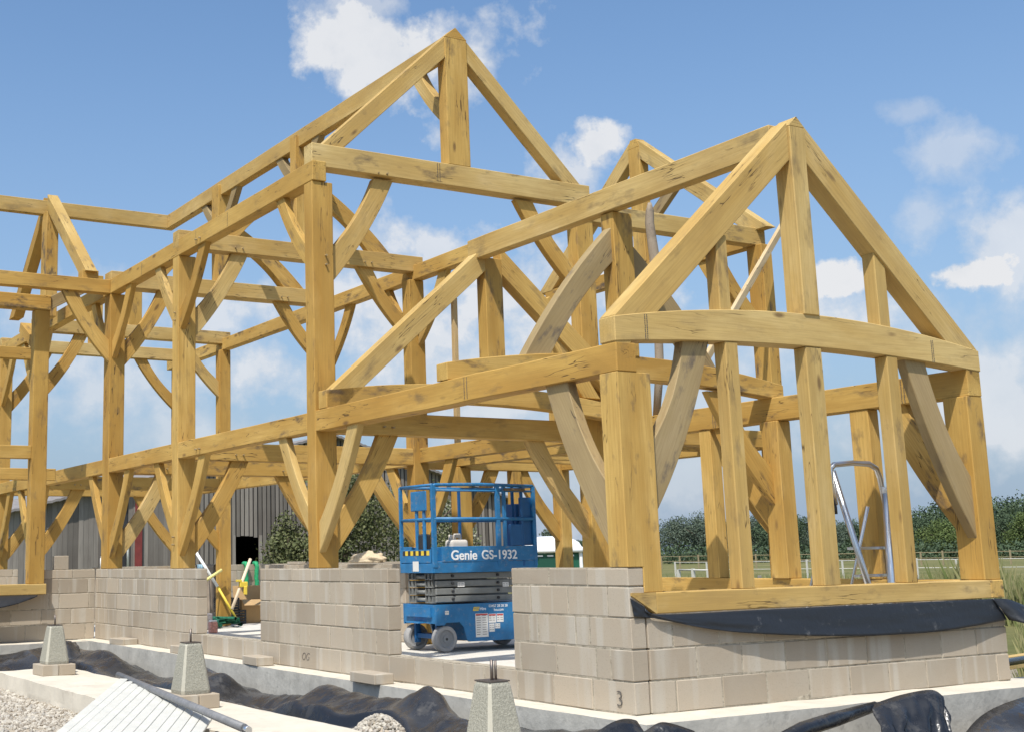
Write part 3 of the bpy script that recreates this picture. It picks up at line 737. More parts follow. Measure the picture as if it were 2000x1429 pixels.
def sheet(label, top, bot, n=40, mrows=10, amp=.03, mate=SHEET, name='polythene_sheet', seed=0, belly=.0, bdir=(0, -1, 0), th=.003, crump=None):
    crump = amp if crump is None else crump
    top = [Vector(p) for p in top]; bot = [Vector(p) for p in bot]; bd = Vector(bdir)
    def samp(P, f):
        k = f*(len(P)-1); i = min(int(k), len(P)-2); u = k-i
        p0 = P[max(i-1, 0)]; p1 = P[i]; p2 = P[i+1]; p3 = P[min(i+2, len(P)-1)]
        return .5*((2*p1)+(p2-p0)*u+(2*p0-5*p1+4*p2-p3)*u*u+(3*p1-p0-3*p2+p3)*u**3)
    bm = bmesh.new(); rs = []
    for i in range(n+1):
        f = i/n; a = samp(top, f); b = samp(bot, f); r = []
        for j in range(mrows+1):
            g_ = j/mrows; p = a.lerp(b, g_)
            p += bd*(belly*math.sin(g_*math.pi)*1.0) + bd*(noise.noise(Vector((f*9+seed, g_*1.5, seed)))*amp + noise.noise(Vector((f*25+seed, g_*4, seed)))*amp*.35 + (lambda dd: dd[1]-dd[0])(noise.voronoi(Vector((f*7+seed, g_*2.2, seed)))[0])*crump*1.1)*min(1, g_*3)
            r.append(bm.verts.new(p))
        rs.append(r)
    for a, b in zip(rs, rs[1:]):
        for j in range(mrows): bm.faces.new((a[j], a[j+1], b[j+1], b[j]))
    o = link(name, bm, mate, smooth=True); o.modifiers.new('t', 'SOLIDIFY').thickness = th
    return tag(o, label, 'plastic sheet', 'black plastic sheets on the site')
sheet('smooth blue-black membrane bellying out from under the right window sill over the block wall',
      [(.0, -.004, .80), (.12, -.005, .74), (.235, -.02, .682), (1.2, -.022, .68), (2.2, -.022, .68), (3.2, -.022, .68), (4.02, -.02, .68)],
      [(.02, -.010, .67), (.15, -.014, .66), (.26, -.03, .645), (.75, -.058, .555), (1.3, -.068, .50), (2.1, -.072, .455), (3.0, -.070, .440), (3.6, -.062, .465), (4.12, -.045, .50)], 110, 12, .010, DPC, 'membrane', 2, .0)
sheet('black membrane corner flap curling out beyond the right end of the window sill',
      [(3.98, -.03, .683), (4.15, -.06, .67), (4.4, -.06, .60), (4.7, .0, .53)], [(4.10, -.07, .50), (4.16, -.20, .47), (4.40, -.22, .43), (4.7, -.1, .42)], 20, 8, .02, DPC, 'membrane', 5)
sheet('blue-black membrane hanging under the far left window sill',
      [(-4.0, 11.58, .66), (-2.4, 11.58, .66), (-1.5, 11.58, .66), (-.92, 11.59, .66)], [(-4.0, 11.40, .45), (-2.4, 11.36, .46), (-1.5, 11.38, .50), (-.95, 11.55, .63)], 30, 8, .01, DPC, 'membrane', 7, .02)

# ------------------------------------------------------------------ padstones on plinths
def pad(y, label):
    t = thing('padstone', label, 'padstone', (-1.65, y, -.19), R_.uniform(-.04, .04), 'concrete padstones on block plinths')
    bm = bmesh.new(); bbox(bm, -.20, -.003, -.2, .2, 0, .125, .006); bbox(bm, .003, .20, -.2, .2, 0, .125, .006)
    link('plinth', bm, BLOCK, t)
    bm = bmesh.new(); h0, h1 = .127, .565
    prof = [(h0, .138), (h0+.03, .142), (h1-.02, .083), (h1, .072)]
    rs = []
    for (z, r) in prof:
        c = r*.82; ring = [(-c, -r), (c, -r), (r, -c), (r, c), (c, r), (-c, r), (-r, c), (-r, -c)]
        rs.append([bm.verts.new((x, yy, z)) for x, yy in ring])
    for a_, b_ in zip(rs, rs[1:]):
        for k in range(8):
            f = bm.faces.new((a_[k], a_[(k+1) % 8], b_[(k+1) % 8], b_[k])); f.material_index = 0 if k % 2 == 0 else 1
    bm.faces.new(rs[0][::-1]); bm.faces.new(rs[-1]).material_index = 1
    link('stone_body', bm, [PAD, PADRIM], t)
    bm = bmesh.new(); bbox(bm, -.075, .075, -.075, .075, h1+.002, h1+.010); link('steel_plate', bm, STEEL, t)
    bm = bmesh.new(); tube(bm, [(0, 0, h1+.01), (0, 0, h1+.125)], .010, 8); link('threaded_rod', bm, STEEL, t)
    if y < 0:
        bm = bmesh.new(); tube(bm, [(.028, 0, h1+.01), (.028, 0, h1+.12)], .008, 8); link('threaded_rod', bm, STEEL, t)
    return t
pad(8.27, 'smallest, farthest tapered concrete padstone on a pale block plinth, left of the gravel')
pad(4.05, 'middle tapered concrete padstone on its block plinth, in front of the left door opening')
pad(-.62, 'nearest tapered concrete padstone with two threaded rods, cut off by the bottom of the photo')

# ------------------------------------------------------------------ white boards and tubes, bottom left
P0 = Vector((-2.05, 4.70, .03)); P1 = Vector((-2.20, 2.35, -.06)); DIRB = Vector((-1.18, -1.95, -.18)).normalized()
stack = thing('board_stack', 'overlapping white painted boards laid like steps in the bottom left corner', 'boards', (0, 0, 0))
nb = 13
for k in range(nb):
    p = P0.lerp(P1, k/(nb-1)); bm = bmesh.new()
    wd = .083; Lb = 2.8
    ey = Vector((0, 0, 1)).cross(DIRB).normalized(); ez = DIRB.cross(ey)
    tilt = Matrix.Rotation((.10 if k % 2 else -.06)+R_.uniform(-.02, .02), 3, DIRB)
    ey = tilt @ ey; ez = tilt @ ez
    M = Matrix((DIRB, ey, ez)).transposed().to_4x4(); M.translation = p + Vector((0, 0, .018*0))
    bbox(bm, R_.uniform(-.01, .01), Lb, -wd/2, wd/2, -.012, .008, .003)
    for v in bm.verts: v.co.z += noise.noise(Vector((v.co.x, k*3, 0)))*.006
    link('board', bm, WHITE, stack, mw=M)
pd = (P1-P0).normalized()
def tubething(name, label, cat, pts, r, m, grp=None, seg=14):
    bm = bmesh.new(); tube(bm, pts, r, seg); o = link(name, bm, m); return tag(o, label, cat, grp)
q0 = Vector((-1.93, 5.2, .03)); q1 = Vector((-2.50, 1.05, .0)); pd = (q1-q0).normalized()
tubething('scaffold_tube', 'dark grey scaffold tube lying along the ends of the white boards', 'tube', [q0, q1], .030, GREYT)
tubething('scaffold_tube', 'bright bare end of the metal tube poking out past the white boards', 'tube', [q1+pd*.002, q1+pd*.10], .024, ALU)
tubething('ground_pipe', 'dark grey pipe end lying at the foot of the white boards', 'pipe', [Vector((-3.02, 2.9, -.26)), Vector((-2.75, 1.9, -.24))], .05, GREYT)

# ------------------------------------------------------------------ sheets at the front foundation
sheet('small crumpled scrap of black plastic at the corner of the front foundation',
      [(-.95, -.45, -.10), (-.66, -.52, .06), (-.45, -.5, .055), (-.40, -.5, -.02), (-.24, -.52, .03), (-.05, -.6, -.03)],
      [(-1.0, -.75, -.35), (-.7, -.8, -.30), (-.45, -.8, -.3), (-.35, -.8, -.3), (-.2, -.8, -.3), (.0, -.85, -.3)], 50, 12, .06, seed=11)
sheet('black plastic flap standing up against the front foundation face',
      [(1.62, -.62, .02), (1.9, -.66, .075), (2.16, -.72, .10), (2.24, -.76, .05)], [(1.38, -.95, -.34), (1.5, -.98, -.34), (1.9, -.95, -.30), (2.05, -.95, -.3)], 30, 12, .06, seed=14)
sheet('black plastic sheet heaped at the bottom right corner of the photo',
      [(1.7, -1.0, -.40), (2.1, -.92, -.26), (2.6, -.80, -.10), (3.2, -.74, -.015), (4.2, -.70, .05), (5.4, -.6, .12)], [(1.9, -1.35, -.50), (2.4, -1.6, -.52), (3.0, -1.9, -.55), (3.8, -2.2, -.55), (4.6, -2.2, -.5), (5.8, -2.0, -.5)], 70, 16, .07, seed=17, belly=.05, bdir=(0, -.4, 1))
bm = bmesh.new(); pts = [Vector((.45, -.80, -.12)), Vector((.8, -.74, -.075)), Vector((1.2, -.66, -.045)), Vector((1.7, -.60, .0))]
tube(bm, pts, [.035, .05, .05, .035], 14)
for v in bm.verts: v.co += Vector((0, 1, 1))*noise.noise(v.co*9)*.012
tag(link('rolled_sheet', bm, SHEET, smooth=True), 'rolled up length of black plastic lying against the front foundation', 'plastic roll', 'black plastic sheets on the site')

# ------------------------------------------------------------------ writing chalked on blocks
def text_mesh(txt, size, depth=.002, offset=0.0, align='LEFT', shear=0.0):
    cu = bpy.data.curves.new('t', 'FONT'); cu.body = txt; cu.size = size; cu.extrude = depth; cu.offset = offset; cu.align_x = align; cu.shear = shear
    ob = bpy.data.objects.new('t', cu); C.objects.link(ob); dg = bpy.context.evaluated_depsgraph_get(); dg.update()
    me = bpy.data.meshes.new_from_object(ob.evaluated_get(dg)); bpy.data.objects.remove(ob); return me
def text(name, txt, size, M, m, parent, **k):
    me = text_mesh(txt, size, **k); me.materials.clear(); me.materials.append(m)
    o = bpy.data.objects.new(name, me); C.objects.link(o); o.parent = parent; o.matrix_local = M; return o
CHALK = simple('crayon', (.10, .09, .08), .9)
wallA = bpy.data.objects['block_wall']; wallB = bpy.data.objects['block_wall.001']
MA = Matrix(((0, 0, -1, -.002), (-1, 0, 0, 5.05), (0, 1, 0, .085), (0, 0, 0, 1)))   # faces -X
text('chalk_mark', 'OG', .11, MA, CHALK, wallA, offset=-.0035, shear=.3)
MB_ = Matrix(((1, 0, 0, -.0), (0, 0, -1, -.002), (0, 1, 0, .07), (0, 0, 0, 1)))
MA3 = MA.copy(); MA3.translation = (-.004, .20, .05)
text('chalk_mark', '3', .16, MA3, CHALK, wallA, offset=-.004)

# ------------------------------------------------------------------ scissor lift
BLUE = simple('lift_blue', (.022, .165, .37), .42, var=.16, vs_=7, dirt=((.24, .25, .26), .7))
BLUED = simple('lift_blue_dark', (.012, .10, .27), .45, var=.1, vs_=5)
LGREY = simple('lift_grey', (.20, .205, .195), .5, var=.15, vs_=8, dirt=((.25, .22, .18), .4))
TYRE = simple('grey_tyre', (.34, .335, .33), .85, var=.12, vs_=9, dirt=((.2, .18, .16), .5))
HUB = simple('wheel_hub', (.25, .26, .27), .5, var=.1)
DARK = simple('dark_metal', (.03, .03, .032), .6)
LETTER = simple('white_lettering', (.82, .83, .84), .5)
DECAL = simple('decal_white', (.72, .71, .68), .5)
INK = simple('decal_ink', (.25, .23, .22), .6); RED = simple('decal_red', (.55, .06, .06), .5); YEL = simple('yellow_paint', (.75, .55, .06), .5)
lift = thing('scissor_lift', 'blue scissor lift parked on the slab behind the right door opening', 'scissor lift', (2.95, 7.0, -.1))
LX, LY = 1.62, .80
def lp(kind, boxes, m, bev=.004, par=None):
    bm = bmesh.new()
    for b_ in boxes: bbox(bm, *b_, bev)
    return link(kind, bm, m, par or lift)
# chassis with wheel arches
bm = bmesh.new()
def plate(bm, poly, y0, y1):
    lo = [bm.verts.new((x, y0, z)) for x, z in poly]; hi = [bm.verts.new((x, y1, z)) for x, z in poly]; n = len(poly)
    f1 = bm.faces.new(lo); f2 = bm.faces.new(hi[::-1])
    for k in range(n): bm.faces.new((lo[k], lo[(k+1) % n], hi[(k+1) % n], hi[k]))
archp = [(.38+.235*math.cos(math.radians(a)), .16+.24*math.sin(math.radians(a))) for a in range(0, 181, 20)]
poly = [(.0, .58), (.0, .33), (.05, .33), (.14, .30)] + [(.145, .16)] + [] 
side = [(0, .60), (0, .34), (.12, .34), (.15, .37), (.36, .37), (.42, .30), (.46, .15), (.50, .12), (1.78, .12), (1.78, .60)]
for y0, y1 in ((.0, .03), (.77, .80)): plate(bm, side, y0, y1)
bbox(bm, .01, 1.77, .031, .769, .40, .595); bbox(bm, .5, 1.77, .031, .769, .13, .40)
bbox(bm, .0, .028, .032, .768, .36, .598)
bbox(bm, -.03, .0, .10, .70, .44, .56)
bmesh.ops.recalc_face_normals(bm, faces=bm.faces)
link('chassis', bm, BLUE, lift)
lp('step', [(-.12, -.02, .25, .55, .36, .38)], BLUE)
for wx in (.18, 1.58):
    for wy in (.0, .68):
        bm = bmesh.new(); r = .165
        prof_ = [(0, r-.018), (.012, r), (.11, r), (.122, r-.018)]
        rings = []
        for (yy, rr) in prof_: rings.append([bm.verts.new((rr*math.cos(a), yy, rr*math.sin(a))) for a in [2*math.pi*k/32 for k in range(32)]])
        for p, q in zip(rings, rings[1:]):
            for k in range(32): bm.faces.new((p[k], p[(k+1) % 32], q[(k+1) % 32], q[k])).smooth = True
        inner = [bm.verts.new((.115*math.cos(2*math.pi*k/32), .004, .115*math.sin(2*math.pi*k/32))) for k in range(32)]
        for k in range(32): bm.faces.new((rings[0][(k+1) % 32], rings[0][k], inner[k], inner[(k+1) % 32]))
        bm.faces.new(rings[-1])
        wh = link('wheel', bm, TYRE, lift); wh.location = (wx-.03, wy, .165)
        bm = bmesh.new(); 
        o_ = [(.004, .113), (.022, .10), (.022, .05), (.006, .045), (.002, .02)]
        rings = [[bm.verts.new((rr*math.cos(2*math.pi*k/24), yy, rr*math.sin(2*math.pi*k/24))) for k in range(24)] for yy, rr in o_]
        for p, q in zip(rings, rings[1:]):
            for k in range(24): bm.faces.new((p[k], p[(k+1) % 24], q[(k+1) % 24], q[k]))
        bm.faces.new(rings[-1]); link('hub', bm, HUB, wh)
        bm = bmesh.new(); tube(bm, [(0, .0, 0), (0, .03, 0)], .018, 10); link('axle', bm, DARK, wh)
lp('fork', [(.08, .16, .13, .17, .10, .42), (.08, .16, .63, .67, .10, .42), (.10, .28, .17, .63, .16, .22)], BLUED)
# folded scissor arms
for k in range(4):
    z = .625+k*.098
    for (y0, y1) in ((.06, .10), (.70, .74)) :
        M = Matrix.Rotation(.012*(1 if k % 2 else -1), 4, 'Y')
        bm = bmesh.new(); bbox(bm, .05, 1.66, y0, y1, z, z+.078, .006)
        link('scissor_arm', bm, LGREY, lift)
    bm = bmesh.new()
    for yy in (.13, .22, .53, .62):
        # open box ends of the arms
        bbox(bm, .03, .9, yy, yy+.012, z-.01, z+.075); bbox(bm, .03, .9, yy+.065, yy+.077, z-.01, z+.075); bbox(bm, .03, .9, yy+.012, yy+.065, z-.01, z+.002)
    link('scissor_arm', bm, LGREY, lift)
    bm = bmesh.new(); tube(bm, [(.06, .31, z+.03), (.06, .52, z+.03)], .026, 12); link('cross_tube', bm, LGREY, lift)
    bm = bmesh.new()
    for xx in (.30, 1.02): tube(bm, [(xx, .035, z+.04), (xx, .06, z+.04)], .018, 10)
    link('pivot_pin', bm, DARK, lift)
# platform
lp('platform', [(-.02, LX+.02, .0, LY, 1.04, 1.07), (-.022, LX+.02, -.012, .012, 1.00, 1.14), (-.022, LX+.02, LY-.012, LY+.012, 1.00, 1.14), (-.03, -.002, .013, LY-.013, 1.00, 1.12), (LX+.0, LX+.022, .013, LY-.013, 1.0, 1.12)], BLUE)
lp('toe_board', [(.10, LX+.01, -.020, -.012, 1.142, 1.335), (.10, LX+.01, LY+.0, LY+.012, 1.142, 1.335), (-.028, -.012, .05, LY-.02, 1.13, 1.30), (LX+.0, LX+.015, .02, LY-.02, 1.14, 1.33)], BLUE)
rails = []
def rail(pts, r=.020, kind='guard_rail', m=BLUE):
    bm = bmesh.new(); tube(bm, pts, r, 10); return link(kind, bm, m, lift)
zt, zm_ = 2.13, 1.69
rail([(0, 0, zt-.02), (.03, 0, zt), (.75, 0, zt+.015), (LX, 0, zt)], .022); rail([(0, LY, zt), (LX, LY, zt)]); rail([(0, .0, zt), (0, LY, zt)]); rail([(LX, 0, zt), (LX, LY, zt)])
rail([(0, 0, zm_), (LX, 0, zm_)], .024); rail([(0, LY, zm_), (LX, LY, zm_)]); rail([(0, 0, zm_), (0, LY, zm_)]); rail([(LX, 0, zm_), (LX, LY, zm_)])
rail([(0.02, 0, zt-.07), (LX, 0, zt-.07)], .014)
for (x, y, r) in ((0, 0, .030), (0, LY, .024), (LX, 0, .026), (LX, LY, .022), (1.02, 0, .030), (1.13, 0, .024), (1.36, .12, .020), (1.42, 0, .020), (.95, LY, .02)):
    bm = bmesh.new(); bbox(bm, x-r, x+r, y-r*.7, y+r*.7, 1.07, zt, .003); link('rail_post', bm, BLUE if r > .021 else BLUED, lift)
lp('gate_post', [(-.015, .015, .20, .25, 1.07, 2.02), (-.015, .015, .38, .43, 1.07, 2.02)], BLUE)
lp('gate_panel', [(-.035, -.016, .12, .50, 1.80, 2.06)], BLUE, .012)
lp('control_box', [(.0, .10, .22, .42, 1.20, 1.50)], DARK, .02)
lp('battery_cover', [(1.20, 1.40, -.027, .02, 1.34, 1.62), (1.44, 1.62, .02, .10, 1.34, 1.98)], BLUED, .01)
lp('gusset', [(-.012, .012, .55, .75, 1.14, 1.34)], BLUE)
lp('power_box', [(1.46, 1.62, .18, .5, 1.34, 1.9)], BLUED, .01)
bm = bmesh.new(); tube(bm, [(1.12, -.03, zt-.05), (1.45, -.03, zt-.055)], [.018, .022], 10); link('strap_roll', bm, simple('brown_strap', (.16, .11, .06), .8), lift)
# lettering on the near side
MT = lambda x, z, y=-.0225: Matrix(((1, 0, 0, x), (0, 0, -1, y), (0, 1, 0, z), (0, 0, 0, 1)))
text('lettering', 'Genie', .172, MT(.235, 1.165), LETTER, lift, offset=.0034, shear=.05)
text('lettering', 'GS-1932', .165, MT(.72, 1.167), LETTER, lift, offset=.003)
for xx in (.57, 1.22):
    bm = bmesh.new(); plate(bm, [(xx-.005, .505), (xx+.085, .505), (xx+.10, .555), (xx+.01, .555)], -.004, -.001); bmesh.ops.recalc_face_normals(bm, faces=bm.faces); link('logo_patch', bm, YEL, lift)
    text('lettering', 'HSS', .048, MT(xx+.008, .515, -.0045), INK, lift, offset=.001, depth=.0005)
    text('lettering', 'Hire', .055, MT(xx+.105, .512, -.002), LETTER, lift, offset=.001, depth=.0005)
text('lettering', '03457 28 28 28', .048, MT(.82, .545, -.002), LETTER, lift, depth=.0005, offset=.0008); text('lettering', 'hss.com', .048, MT(.90, .495, -.002), LETTER, lift, depth=.0005, offset=.0008)
text('lettering', '03457 28 28 28', .048, MT(1.47, .545, -.002), LETTER, lift, depth=.0005); text('lettering', 'hss.com', .048, MT(1.55, .495, -.002), LETTER, lift, depth=.0005)
def decal(x0, x1, z0, z1, y=-.003, lines=4, head=False):
    bm = bmesh.new(); bbox(bm, x0, x1, y-.001, y, z0, z1); d_ = link('warning_label', bm, DECAL, lift)
    bm = bmesh.new(); h = (z1-z0)/(lines+1)
    for k in range(lines):
        zz = z1-h*(k+.75); 
        for c0, c1 in ((.08, .44), (.54, .92)):
            bbox(bm, x0+(x1-x0)*c0, x0+(x1-x0)*(c1-R_.random()*.1), y-.0016, y-.0010, zz-h*.28, zz)
    link('print', bm, INK, d_)
    if head:
        bm = bmesh.new(); bbox(bm, x0+.006, x1-.006, y-.0018, y-.0011, z1-.024, z1-.006); link('print', bm, RED, d_)
decal(.60, .80, .17, .47, lines=9, head=True); decal(.81, .93, .345, .46, lines=3, head=True); decal(.94, 1.05, .35, .46, lines=3, head=True); decal(.815, .90, .23, .335, lines=3); decal(.91, .99, .27, .335, lines=2)
decal(.38, .49, .815, .875, y=.058, lines=2); decal(1.10, 1.20, .80, .86, y=.058, lines=2); decal(.13, .19, .47, .52, lines=1)
bm = bmesh.new(); bbox(bm, -.034, -.0305, .34, .48, 1.02, 1.15); dd = link('warning_label', bm, DECAL, lift)
bm = bmesh.new()
for k in range(5): bbox(bm, -.031, -.029, .08+k*.13, .08+k*.13+.065, 1.225, 1.285)
link('hazard_stripe', bm, YEL, lift)
bm = bmesh.new()
for k in range(5): bbox(bm, -.031, -.029, .148+k*.13, .148+k*.13+.06, 1.225, 1.285)
link('hazard_stripe', bm, DARK, lift)
# water can on the platform
bm = bmesh.new(); bbox(bm, -.12, .12, -.08, .08, 0, .22, .03, seg=3); bbox(bm, -.03, .05, -.02, .02, .235, .27, .006); bbox(bm, -.035, -.02, -.02, .02, .20, .26); bbox(bm, .04, .055, -.02, .02, .2, .26); tube(bm, [(-.08, 0, .20), (-.08, 0, .26)], .025, 10)
o = link('jerrycan', bm, simple('milky_plastic', (.66, .62, .56), .45)); o.location = (3.50, 7.30, .974); o.scale = (1.15, 1.1, 1.6)
tag(o, 'off-white plastic jerrycan standing on the platform of the blue lift', 'jerrycan')

# ------------------------------------------------------------------ ladder, poles and loose timber
lad = thing('step_ladder', 'aluminium step ladder with a bent hand hoop behind the right gable studs', 'step ladder', (3.4, .8, -.1))
def lt(kind, pts, r, m=ALU, seg=8):
    bm = bmesh.new(); tube(bm, [Vector(p)-Vector((3.4, .8, -.1)) for p in pts], r, seg); return link(kind, bm, m, lad)
lt('hand_hoop', [(3.13, .80, 1.50), (3.10, .80, 1.70), (3.11, .80, 1.82), (3.16, .80, 1.855), (3.4, .8, 1.875), (3.62, .80, 1.87), (3.71, .80, 1.83), (3.75, .80, 1.74), (3.80, .8, 1.45), (3.86, .80, 1.05), (3.90, .8, .7)], .026)
lt('leg', [(3.13, .80, 1.80), (3.36, .72, .83), (3.48, .68, .3), (3.56, .66, -.09)], .028)
lt('leg', [(3.20, .95, 1.50), (3.30, 1.35, .6), (3.36, 1.6, -.09)], .016)
lt('leg', [(3.80, 1.0, 1.50), (3.9, 1.4, .6), (3.94, 1.6, -.09)], .016)
for z in (1.12, .88, .60, .30, .05):
    f = (1.8-z)/1.9; bm = bmesh.new()
    x0 = 3.13+f*.42; bbox(bm, x0-3.4, x0+.50-3.4, -.03, .04, z+.1-.012, z+.1+.012, .003); link('tread', bm, ALU, lad)
lt('hinge', [(3.1, .79, 1.50), (3.1, .79, 1.42)], .026, DARK)
tubething('aluminium_pole', 'shiny aluminium pole with a white cap leaning beside the step ladder', 'pole', [(3.735, .74, 1.60), (3.65, .70, .75), (3.57, .66, -.09)], .036, ALU)
bm = bmesh.new(); tube(bm, [(3.736, .74, 1.602), (3.740, .742, 1.66)], .034, 12); link('cap', bm, WHITEP, bpy.data.objects['aluminium_pole'])
def timber(label, a, b, w_, h_, m=PLANK, name='plank', cat='plank', up=(0, 0, 1), group=None):
    a, b = Vector(a), Vector(b); e = (b-a).normalized(); s_ = Vector(up).cross(e).normalized(); u_ = e.cross(s_)
    M = Matrix((e, s_, u_)).transposed().to_4x4(); M.translation = (a+b)/2
    bm = bmesh.new(); L = (b-a).length; bbox(bm, -L/2, L/2, -w_/2, w_/2, -h_/2, h_/2, .003)
    o = link(name, bm, m); o.matrix_world = M; return tag(o, label, cat, group)
timber('thin pale lath leaning diagonally behind the right gable up to the far eaves', (4.02, 3.60, 2.68), (6.99, 4.50, 5.36), .05, .09)
# gnarled prop sticking up behind the right rafter
bm = bmesh.new(); tube(bm, [(4.20, 4.10, 2.66), (4.22, 4.05, 3.2), (4.20, 4.0, 3.9), (4.19, 4.0, 4.55), (4.16, 4.0, 4.95), (4.18, 4.0, 5.10), (4.17, 4.0, 5.2)], [.045, .05, .045, .055, .05, .045, .02], 9)
for v in bm.verts: v.co += Vector((noise.noise(v.co*7), noise.noise(v.co*7+Vector((3, 3, 3))), 0))*.03
tag(link('prop_stick', bm, oak('bark_wood', (.34, .27, .19), (.20, .15, .10), .9, grey=.3), smooth=True), 'gnarled barky stick standing upright behind the long right gable rafter', 'prop')
timber('slim upright timber prop seen below the left wing rafter against the sky', (4.05, 8.0, 2.62), (4.07, 8.0, 4.78), .07, .07, PLANK, 'prop', 'prop', (1, 0, 0))
timber('yellow timber length lying in the grass past the right end of the block wall', (4.9, .9, .0), (8.6, 1.6, .0), .10, .12, OAKP, 'loose_timber', 'timber')
tubething('black_pipe', 'end of a black plastic pipe lying past the right corner of the block wall', 'pipe', [(4.5, .35, .04), (4.9, .6, .06), (5.6, .8, .05)], .035, SHEET)
bm = bmesh.new(); tube(bm, [(0, 0, 0), (0, 0, .155), (0, 0, .16), (0, 0, .185)], [.036, .036, .026, .026], 14)
o = link('plastic_tube', bm, WHITEP); o.location = (.05, 11.60, 1.013); tag(o, 'short white plastic tube standing on the left wall beside a post', 'tube')
bm = bmesh.new(); tube(bm, [(.02, .0, 0), (.10, -.05, .28)], .05, 14)
# ------------------------------------------------------------------ clutter beyond the left door opening
KRAFT = simple('cardboard', (.46, .30, .14), .85, var=.08, vs_=6)
box = thing('cardboard_box', 'open brown cardboard box on the slab beyond the left door opening', 'cardboard box', (4.72, 16.3, -.10), -.15)
def bp(kind, pts, m=KRAFT, par=None, th=.006):
    bm = bmesh.new(); f = bm.faces.new([bm.verts.new(p) for p in pts]); o = link(kind, bm, m, par or box); md = o.modifiers.new('t', 'SOLIDIFY'); md.thickness = th; return o
h = .44; w2 = .30
bp('side', [(-w2, -w2, 0), (w2, -w2, 0), (w2, -w2, h), (-w2, -w2, h)]); bp('side', [(-w2, -w2, 0), (-w2, w2, 0), (-w2, w2, h), (-w2, -w2, h)])
bp('side', [(w2, -w2, 0), (w2, w2, 0), (w2, w2, h), (w2, -w2, h)]); bp('side', [(-w2, w2, 0), (w2, w2, 0), (w2, w2, h), (-w2, w2, h)])
bp('flap', [(-w2, -w2, h), (w2, -w2, h), (w2-.05, -w2-.26, h-.10), (-w2-.03, -w2-.26, h-.10)]); bp('flap', [(-w2, -w2, h), (-w2, w2, h), (-w2-.22, w2, h+.06), (-w2-.22, -w2, h+.06)])
bp('flap', [(-w2, w2, h), (w2, w2, h), (w2, w2+.08, h+.26), (-w2, w2+.08, h+.26)]); bp('flap', [(w2, -w2, h), (w2, w2, h), (w2+.12, w2, h+.22), (w2+.12, -w2, h+.22)])
def cloth(label, x, zt, zb, wd, col, seed, y=17.93):
    bm = bmesh.new(); n = 22; rws = []
    for j in range(14):
        f = j/13; row = []
        for i in range(n+1):
            g_ = i/n; xx = x+(g_-.5)*wd*(1+.15*f)+noise.noise(Vector((seed, f*2, 0)))*.05
            row.append(bm.verts.new((xx, y-.03-abs(math.sin(g_*9+seed))*.05*(.3+f)-noise.noise(Vector((g_*5, f*3, seed)))*.03, zt+(zb-zt)*f)))
        rws.append(row)
    for a, b in zip(rws, rws[1:]):
        for i in range(n): bm.faces.new((a[i], a[i+1], b[i+1], b[i]))
    top = rws[0]; back = [bm.verts.new((v.co.x, y+.16, zt-.05)) for v in top]
    for i in range(n): bm.faces.new((top[i], back[i], back[i+1], top[i+1]))
    o = link('cloth', bm, simple('cloth', col, .95, var=.2, vs_=4), smooth=True); return tag(o, label, 'cloth', 'cloths hung over the back wall')
cloth('pale blue cloth hung over the back wall, leftmost of the hanging cloths', 4.28, 1.03, -.02, .14, (.25, .38, .46), 1)
cloth('grey-brown sacking hung over the back wall between the blue cloth and dark cloth', 4.48, 1.03, .05, .22, (.28, .23, .18), 4)
cloth('dark brown cloth hung over the back wall next to the inner post', 4.70, 1.03, .15, .18, (.12, .085, .07), 8, 17.90)
for k, (x, zb) in enumerate(((5.34, .45), (5.58, .30))):
    bm = bmesh.new(); pts = [(x+math.sin(i*1.3)*.008, 17.93-.02*(i % 2), 1.03-(1.03-zb)*i/10) for i in range(11)]
    tube(bm, [(x, 18.06, 1.03)]+pts, .045, 8)
    tag(link('green_netting', bm, simple('green_net', (.02, .33, .13), .7, var=.4, vs_=25, bump=1)), ('left and shorter' if k == 0 else 'right and longer')+' hank of green netting hung on the back wall', 'netting', 'green netting on the back wall')
tubething('levelling_staff', 'long white and yellow levelling staff leaning in the left door opening', 'staff', [(3.20, 15.6, 1.30), (3.58, 15.4, .62)], .028, WHITEP)
bm = bmesh.new(); tube(bm, [(3.583, 15.4, .617), (3.90, 15.2, -.02)], .024, 10); link('lower_section', bm, YEL, bpy.data.objects['levelling_staff'])
tubething('spirit_level', 'short yellow spirit level crossing the white staff in the door opening', 'spirit level', [(3.22, 15.3, .70), (3.62, 15.3, .93)], .028, simple('pale_yellow', (.78, .68, .25), .5))
tubething('long_batten', 'pale batten with a yellow clamp leaning against the inner post', 'batten', [(4.33, 15.55, 1.12), (3.80, 15.25, .20)], .030, simple('pale_batten', (.78, .62, .45), .7))
bm = bmesh.new(); bbox(bm, 4.0, 4.16, 15.30, 15.38, .60, .70, .01); bbox(bm, 4.08, 4.14, 15.28, 15.34, .46, .62, .01); bbox(bm, 3.93, 4.04, 15.30, 15.36, .70, .74, .006)
link('clamp', bm, YEL, bpy.data.objects['long_batten'])
def crate(label, loc, s_):
    bm = bmesh.new(); x, y, z = s_
    bbox(bm, 0, x, 0, y, 0, .015)
    for k in range(5):
        zz = .02+k*(z-.03)/4.5
        for (a, b_, c_, d_) in ((0, x, 0, .012), (0, x, y-.012, y), (0, .012, .013, y-.013), (x-.012, x, .013, y-.013)): bbox(bm, a, b_, c_, d_, zz, zz+z/9)
    for (a, b_) in ((0, 0), (x-.03, 0), (0, y-.03), (x-.03, y-.03)): bbox(bm, a+.002, a+.03, b_+.002, b_+.03, .0155, z-.001)
    o = link('crate', bm, DARK); o.location = loc; return tag(o, label, 'crate', 'black crates by the inner post')
